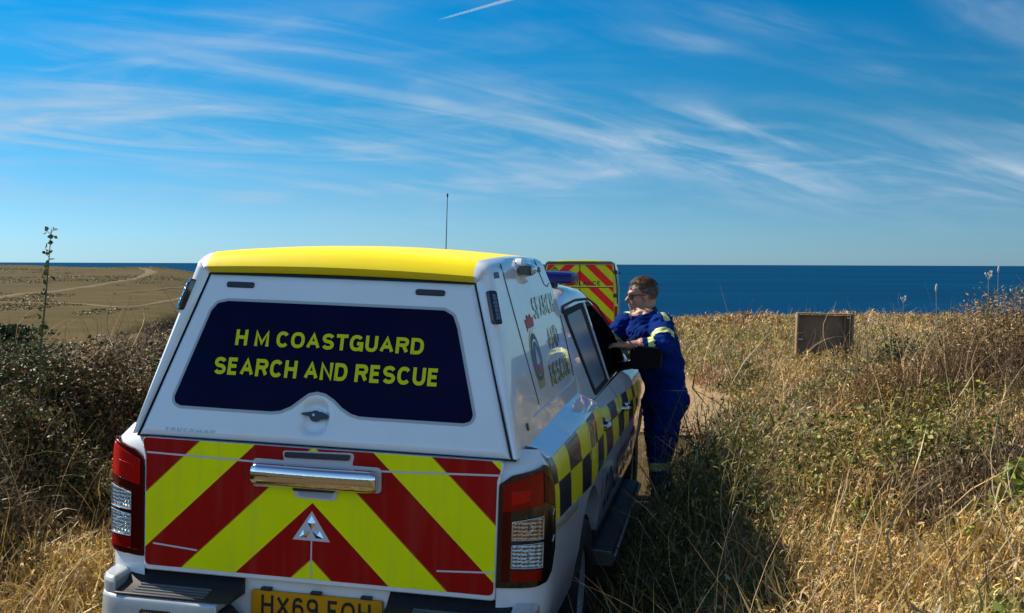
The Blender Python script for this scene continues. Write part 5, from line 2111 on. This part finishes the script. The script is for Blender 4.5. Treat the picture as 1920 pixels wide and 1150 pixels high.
# arms: near (left) arm and far (right) arm, forearms laid on the bonnet edge
SH_L, EL_L, WR_L = B(.115, .222, 1.445), B(.185, .375, 1.315), B(.425, .300, 1.325)
SH_R, EL_R, WR_R = B(.135, -.222, 1.450), B(.27, -.300, 1.270), B(.48, -.17, 1.275)
ARMS = ((SH_L, EL_L, WR_L), (SH_R, EL_R, WR_R))
AXIS['v'] = Vector((0, 0, 1))
for sh, elb, wr in ARMS:
    AXIS['v'] = l3
    ell(bm, sh + Vector((0, 0, -.005)), (.092, .092, .088))
    chain(bm, [sh, sh.lerp(elb, .5), elb], [(.082, .088), (.076, .080), (.066, .068)], 14)
    AXIS['v'] = Vector((0, 0, 1))
    q = elb.lerp(wr, .58)
    chain(bm, [elb, elb.lerp(wr, .2), q], [(.066, .068), (.064, .066), (.060, .060)], 14)
    chain(bm, [elb.lerp(wr, .40), elb.lerp(wr, .66), wr], [(.042, .044), (.040, .042), (.027, .031)], 12)
    # hand: palm and five fingers curled over the edge
    hd = (wr - elb)
    hd.z = 0
    hd.normalize()
    sd = Vector((-hd.y, hd.x, 0))
    kn = wr + hd * .095 + Vector((0, 0, .000))
    chain(bm, [wr, wr + hd * .05, kn], [(.022, .034), (.019, .043), (.015, .042)], 12)
    for i_, (o_, ln) in enumerate(((-.030, .062), (-.010, .074), (.010, .070), (.030, .055))):
        b0 = kn + sd * o_ - hd * .008
        b1 = b0 + hd * ln * .45 + Vector((0, 0, -.006))
        b2 = b1 + hd * ln * .35 + Vector((0, 0, -.018))
        b3 = b2 + hd * ln * .18 + Vector((0, 0, -.020))
        chain(bm, [b0, b1, b2, b3], [(.0095, .0095), (.009, .009), (.0082, .0082), (.007, .007)], 8, 3)
    sgn = -1 if sh is SH_L else 1
    t0 = wr + hd * .03 + sd * sgn * .030
    chain(bm, [t0, t0 + hd * .03 + sd * sgn * .022, t0 + hd * .062 + sd * sgn * .026 + Vector((0, 0, -.012))], [(.014, .014), (.011, .011), (.008, .008)], 8, 3)
# neck and head
HC = Vector((.905, 7.80, 1.712)) - PB
hy = R(187)
hf = Vector((math.cos(hy), math.sin(hy), -.08)).normalized()
hl = Vector((-hf.y, hf.x, 0)).normalized()
hu = hf.cross(hl)
HR = Matrix((hf, hl, hu)).transposed()
AXIS['v'] = hl
chain(bm, [B(.10, 0, 1.45), B(.135, 0, 1.53), HC - hu * .05 - hf * .03, HC + hu * .02 - hf * .02], [(.075, .075), (.064, .066), (.060, .064), (.05, .05)], 16)


def hpnt(a, b_, c):
    return HC + hf * a + hl * b_ + hu * c


ell(bm, hpnt(-.012, 0, .030), (.101, .077, .090), HR, 24)          # skull
ell(bm, hpnt(.030, 0, -.030), (.066, .062, .082), HR)              # face
ell(bm, hpnt(.045, 0, -.078), (.046, .046, .036), HR)              # jaw and chin
ell(bm, hpnt(.072, 0, -.095), (.020, .024, .018), HR)
chain(bm, [hpnt(.086, 0, .012), hpnt(.100, 0, -.008), hpnt(.112, 0, -.024)], [(.010, .010), (.012, .012), (.015, .014)], 10)   # nose
ell(bm, hpnt(.082, 0, .028), (.018, .048, .010), HR)               # brow
for s in (1, -1):
    ell(bm, hpnt(.060, s * .040, -.022), (.026, .022, .022), HR)   # cheek
    ell(bm, hpnt(-.010, s * .076, -.008), (.019, .010, .032), HR)  # ear
chain(bm, [hpnt(.088, -.020, -.056), hpnt(.095, 0, -.055), hpnt(.088, .020, -.056)], [(.008, .007), (.009, .008), (.007, .007)], 8)
chain(bm, [hpnt(.086, -.018, -.067), hpnt(.092, 0, -.068), hpnt(.086, .018, -.067)], [(.007, .007), (.009, .009), (.007, .007)], 8)
bmesh.ops.recalc_face_normals(bm, faces=bm.faces)
me = bpy.data.meshes.new('raw')
bm.to_mesh(me)
bm.free()
tmp = bpy.data.objects.new('raw', me)
COL.objects.link(tmp)
md = tmp.modifiers.new('r', 'REMESH')
md.mode = 'VOXEL'
md.voxel_size = .0075
md2 = tmp.modifiers.new('s', 'SMOOTH')
md2.factor = .5
md2.iterations = 3
dg = bpy.context.evaluated_depsgraph_get()
dg.update()
body = bpy.data.meshes.new_from_object(tmp.evaluated_get(dg))
bpy.data.objects.remove(tmp)
body.name = 'person_body'
nv = len(body.vertices)
co_ = np.zeros(nv * 3)
body.vertices.foreach_get('co', co_)
co_ = co_.reshape(-1, 3)
no_ = np.zeros(nv * 3)
body.vertices.foreach_get('normal', no_)
no_ = no_.reshape(-1, 3)


def seg_t(P, a, b_):
    a, b_ = np.array(a), np.array(b_)
    ab = b_ - a
    t_ = ((P - a) @ ab) / (ab @ ab)
    return t_, np.linalg.norm(P - (a + np.clip(t_, 0, 1)[:, None] * ab), axis=1)


# cloth folds on everything that is overall
skin_v = co_[:, 2] > 1.56
for sh, elb, wr in ARMS:
    t_, d_ = seg_t(co_, elb, wr)
    skin_v |= (t_ > .62) & (d_ < .12)
boot_v = co_[:, 2] < .16
fold = np.zeros(nv)
for i in np.where(~skin_v & ~boot_v)[0]:
    p = co_[i]
    arm = 1.35 if p[2] > 1.1 else 1.0
    fold[i] = arm * mnoise.noise((p[0] * 9 + p[2] * 3, p[1] * 9, p[2] * 13)) * .0115 + abs(mnoise.noise((p[0] * 17 - p[2] * 8, p[1] * 17 + p[2] * 12, p[2] * 20))) * -.016 + .003
co_ = co_ + no_ * fold[:, None]
body.vertices.foreach_set('co', co_.ravel())
nf = len(body.polygons)
fc = np.zeros(nf * 3)
body.polygons.foreach_get('center', fc)
fc = fc.reshape(-1, 3)
mi = np.zeros(nf, np.int32)
rel_h = (fc - np.array(HC)) @ np.array(HR)
neckline = fc[:, 2] - 1.535 + .35 * ((fc - np.array(B(.13, 0, 1.53))) @ np.array(f3))
mi[(neckline > 0) & (np.hypot((fc - np.array(B(.14, 0, 0))) @ np.array(f3), (fc - np.array(B(.14, 0, 0))) @ np.array(l3)) < .115)] = 1
mi[fc[:, 2] > 1.60] = 1
mi[np.linalg.norm((rel_h - np.array([.02, 0, -.01])) / np.array([1.0, 1.0, 1.1]), axis=1) < .124] = 1
for sh, elb, wr in ARMS:
    t_, d_ = seg_t(fc, elb, wr)
    mi[(t_ > .62) & (d_ < .13) & (fc[:, 2] < 1.40)] = 1
    mi[(t_ > .54) & (t_ <= .62) & (d_ < .105)] = 0
    mi[(t_ > .32) & (t_ < .48) & (d_ < .105)] = 2
    t_, d_ = seg_t(fc, sh, elb)
    mi[(t_ > .50) & (t_ < .70) & (d_ < .10)] = 2
    tb = (np.abs((fc - np.array(sh)) @ np.array(f3) + .0) < .022) & (fc[:, 2] > sh.z + .035) & (np.abs((fc - np.array(sh)) @ np.array(l3)) < .07) & (fc[:, 2] < 1.60)
    mi[tb] = 2
for s in (1, -1):
    t_, d_ = seg_t(fc, B(.06 * s, s * .115, .5), B(-.03 + .075 * s, s * .12, .28))
    mi[(t_ > .0) & (t_ < .25) & (d_ < .11)] = 2
mi[fc[:, 2] < .15] = 3
m_over = pbr('overalls_blue', (.0012, .021, .155), .85, spec=.05, var=(14, .6, (.0008, .010, .085)), bump=(60, .35, .006))
m_skin = pbr('skin', (.42, .20, .13), .5, spec=.4, var=(20, .4, (.34, .13, .085)))
m_band = pbr('reflective_band', (.60, .66, .22), .4, var=(18, .3, (.45, .47, .2)))
m_boot = pbr('black_leather', (.01, .01, .012), .5)
for m_ in (m_over, m_skin, m_band, m_boot):
    body.materials.append(m_)
body.polygons.foreach_set('material_index', mi)
body.polygons.foreach_set('use_smooth', np.ones(nf, bool))
po = bpy.data.objects.new('person_body', body)
COL.objects.link(po)
po.parent = per
# hair: cap plus many short locks
mb = MB()
m_hair = pbr('hair', (.085, .048, .025), .45, spec=.45, var=(45, 1.0, (.30, .19, .10)))
cap_f = lambda th, ph: hpnt(-.014 + .103 * math.cos(ph) * math.cos(th), .080 * math.cos(ph) * math.sin(th), .030 + .092 * math.sin(ph))
ths = [2 * math.pi * k / 40 for k in range(41)]
phs = [k / 12 for k in range(13)]


def cap_pt(th, q):
    fr_ = math.cos(th)
    low = -.62 if fr_ < -.2 else (-.62 + (fr_ + .2) / .75 * .95 if fr_ < .55 else .33)
    ph = low + (math.pi / 2 - low) * q
    p = cap_f(th, ph)
    return p + (p - hpnt(-.01, 0, .02)).normalized() * .003 * mnoise.noise(p * 40)


mb.grid(cap_pt, ths, phs)
for i in range(4200):                        # short strands combed forwards and to the side
    th, q = rng.uniform(0, 6.283), rng.random() ** .9
    p = cap_pt(th, q)
    nrm = (p - hpnt(-.01, 0, .01)).normalized()
    top = q > .45
    flow = hf * (.9 if top else (.1 if math.cos(th) > 0 else -.35)) + hl * (.25 if top else 0) + Vector((0, 0, -.15 if top else -.9))
    dwn = (flow + Vector(rng.normal(size=3)) * .22)
    dwn = (dwn - nrm * dwn.dot(nrm)).normalized()
    s_ = nrm.cross(dwn).normalized() * .0012
    l_ = rng.uniform(.024, .044) if top else rng.uniform(.010, .018)
    lift_ = (.014 if top else .004) * rng.uniform(.5, 1.2)
    q1 = p + nrm * lift_ + dwn * l_ * .5
    q2 = p + nrm * lift_ * .7 + dwn * l_
    mb.add([p - s_, p + s_, q1 + s_ * .8, q1 - s_ * .8, q2], [(0, 1, 2, 3), (3, 2, 4)])
mb.build('hair', m_hair, per, smooth=60)
mb = MB()
for i in range(420):                         # short beard along the jaw
    th = rng.uniform(-1.5, 1.5)
    p = hpnt(.030 + .055 * math.cos(th), .058 * math.sin(th), -.082 + rng.normal() * .014 - .02 * math.cos(th))
    d_ = (p - hpnt(.02, 0, -.06)).normalized()
    s_ = d_.cross(Vector((0, 0, 1))).normalized() * .0022
    mb.add([p - s_, p + s_, p + d_ * .010 + Vector((0, 0, -.006))], [(0, 1, 2)])
mb.build('beard', m_hair, per, smooth=0)
mb = MB()
for s in (1, -1):
    mb.prism([hpnt(.098 - .012 * abs(y_) / .06, s * y_, z_) for y_, z_ in fillet([(.012, .014), (.060, .016), (.058, -.014), (.035, -.024), (.014, -.012)], .008, 4)], hf * -.006)
    mb.tube([hpnt(.090, s * .062, .012), hpnt(.04, s * .078, .012), hpnt(-.012, s * .082, .004)], .0028, 6)
mb.tube([hpnt(.099, -.014, .008), hpnt(.101, 0, .010), hpnt(.099, .014, .008)], .003, 6)
mb.build('sunglasses', M['black_gloss'], per, smooth=30)
mb = MB()
ring = []
for k in range(27):
    a = .62 + (2 * math.pi - 1.24) * k / 26
    c_, s_ = math.cos(a), math.sin(a)
    base = B(.128, 0, 1.505) + f3 * c_ * .082 + l3 * s_ * .085 + Vector((0, 0, -.020 * c_))
    ring.append([base, base + f3 * c_ * .014 + l3 * s_ * .014 + Vector((0, 0, .022)), base + f3 * c_ * -.002 + l3 * s_ * -.002 + Vector((0, 0, .045)), base + f3 * c_ * -.012 + l3 * s_ * -.012 + Vector((0, 0, .03))])
mb.loft(ring, False)
mb.build('collar', pbr('collar_cloth', (.004, .008, .045), .8, bump=(60, .3, .005)), per, smooth=50)

# ================================================================== VAPOUR TRAILS
m_trail = bpy.data.materials.new('vapour')
m_trail.use_nodes = True
t = m_trail.node_tree
t.nodes.remove(t.nodes['Principled BSDF'])
vol = N(t, 'ShaderNodeVolumePrincipled')
vol.inputs['Color'].default_value = (.97, .98, 1, 1)
vol.inputs['Density'].default_value = .012
vol.inputs['Anisotropy'].default_value = .35
t.links.new(vol.outputs[0], t.nodes['Material Output'].inputs['Volume'])


def trail(p0, p1, D, r0, r1, label):
    P_ = []
    for k in range(9):
        q = k / 8
        px, py = p0[0] + (p1[0] - p0[0]) * q, p0[1] + (p1[1] - p0[1]) * q
        d = (rt2 * ((px - 960) / FPX) - up2 * ((py - 575) / FPX) + fwd).normalized()
        P_.append(Vector((0, 0, CAM_Z)) + d * D)
    mb = MB()
    mb.tube(P_, [r0 + (r1 - r0) * k / 8 if 0 < k else r0 * .3 for k in range(9)], 10)
    o = mb.build('vapour_trail', m_trail, None)
    tag(o, label, 'vapour trail')


trail((820, 38), (1010, -16), 16000, 12, 30, 'short white aircraft trail at the top of the sky above the aerial')
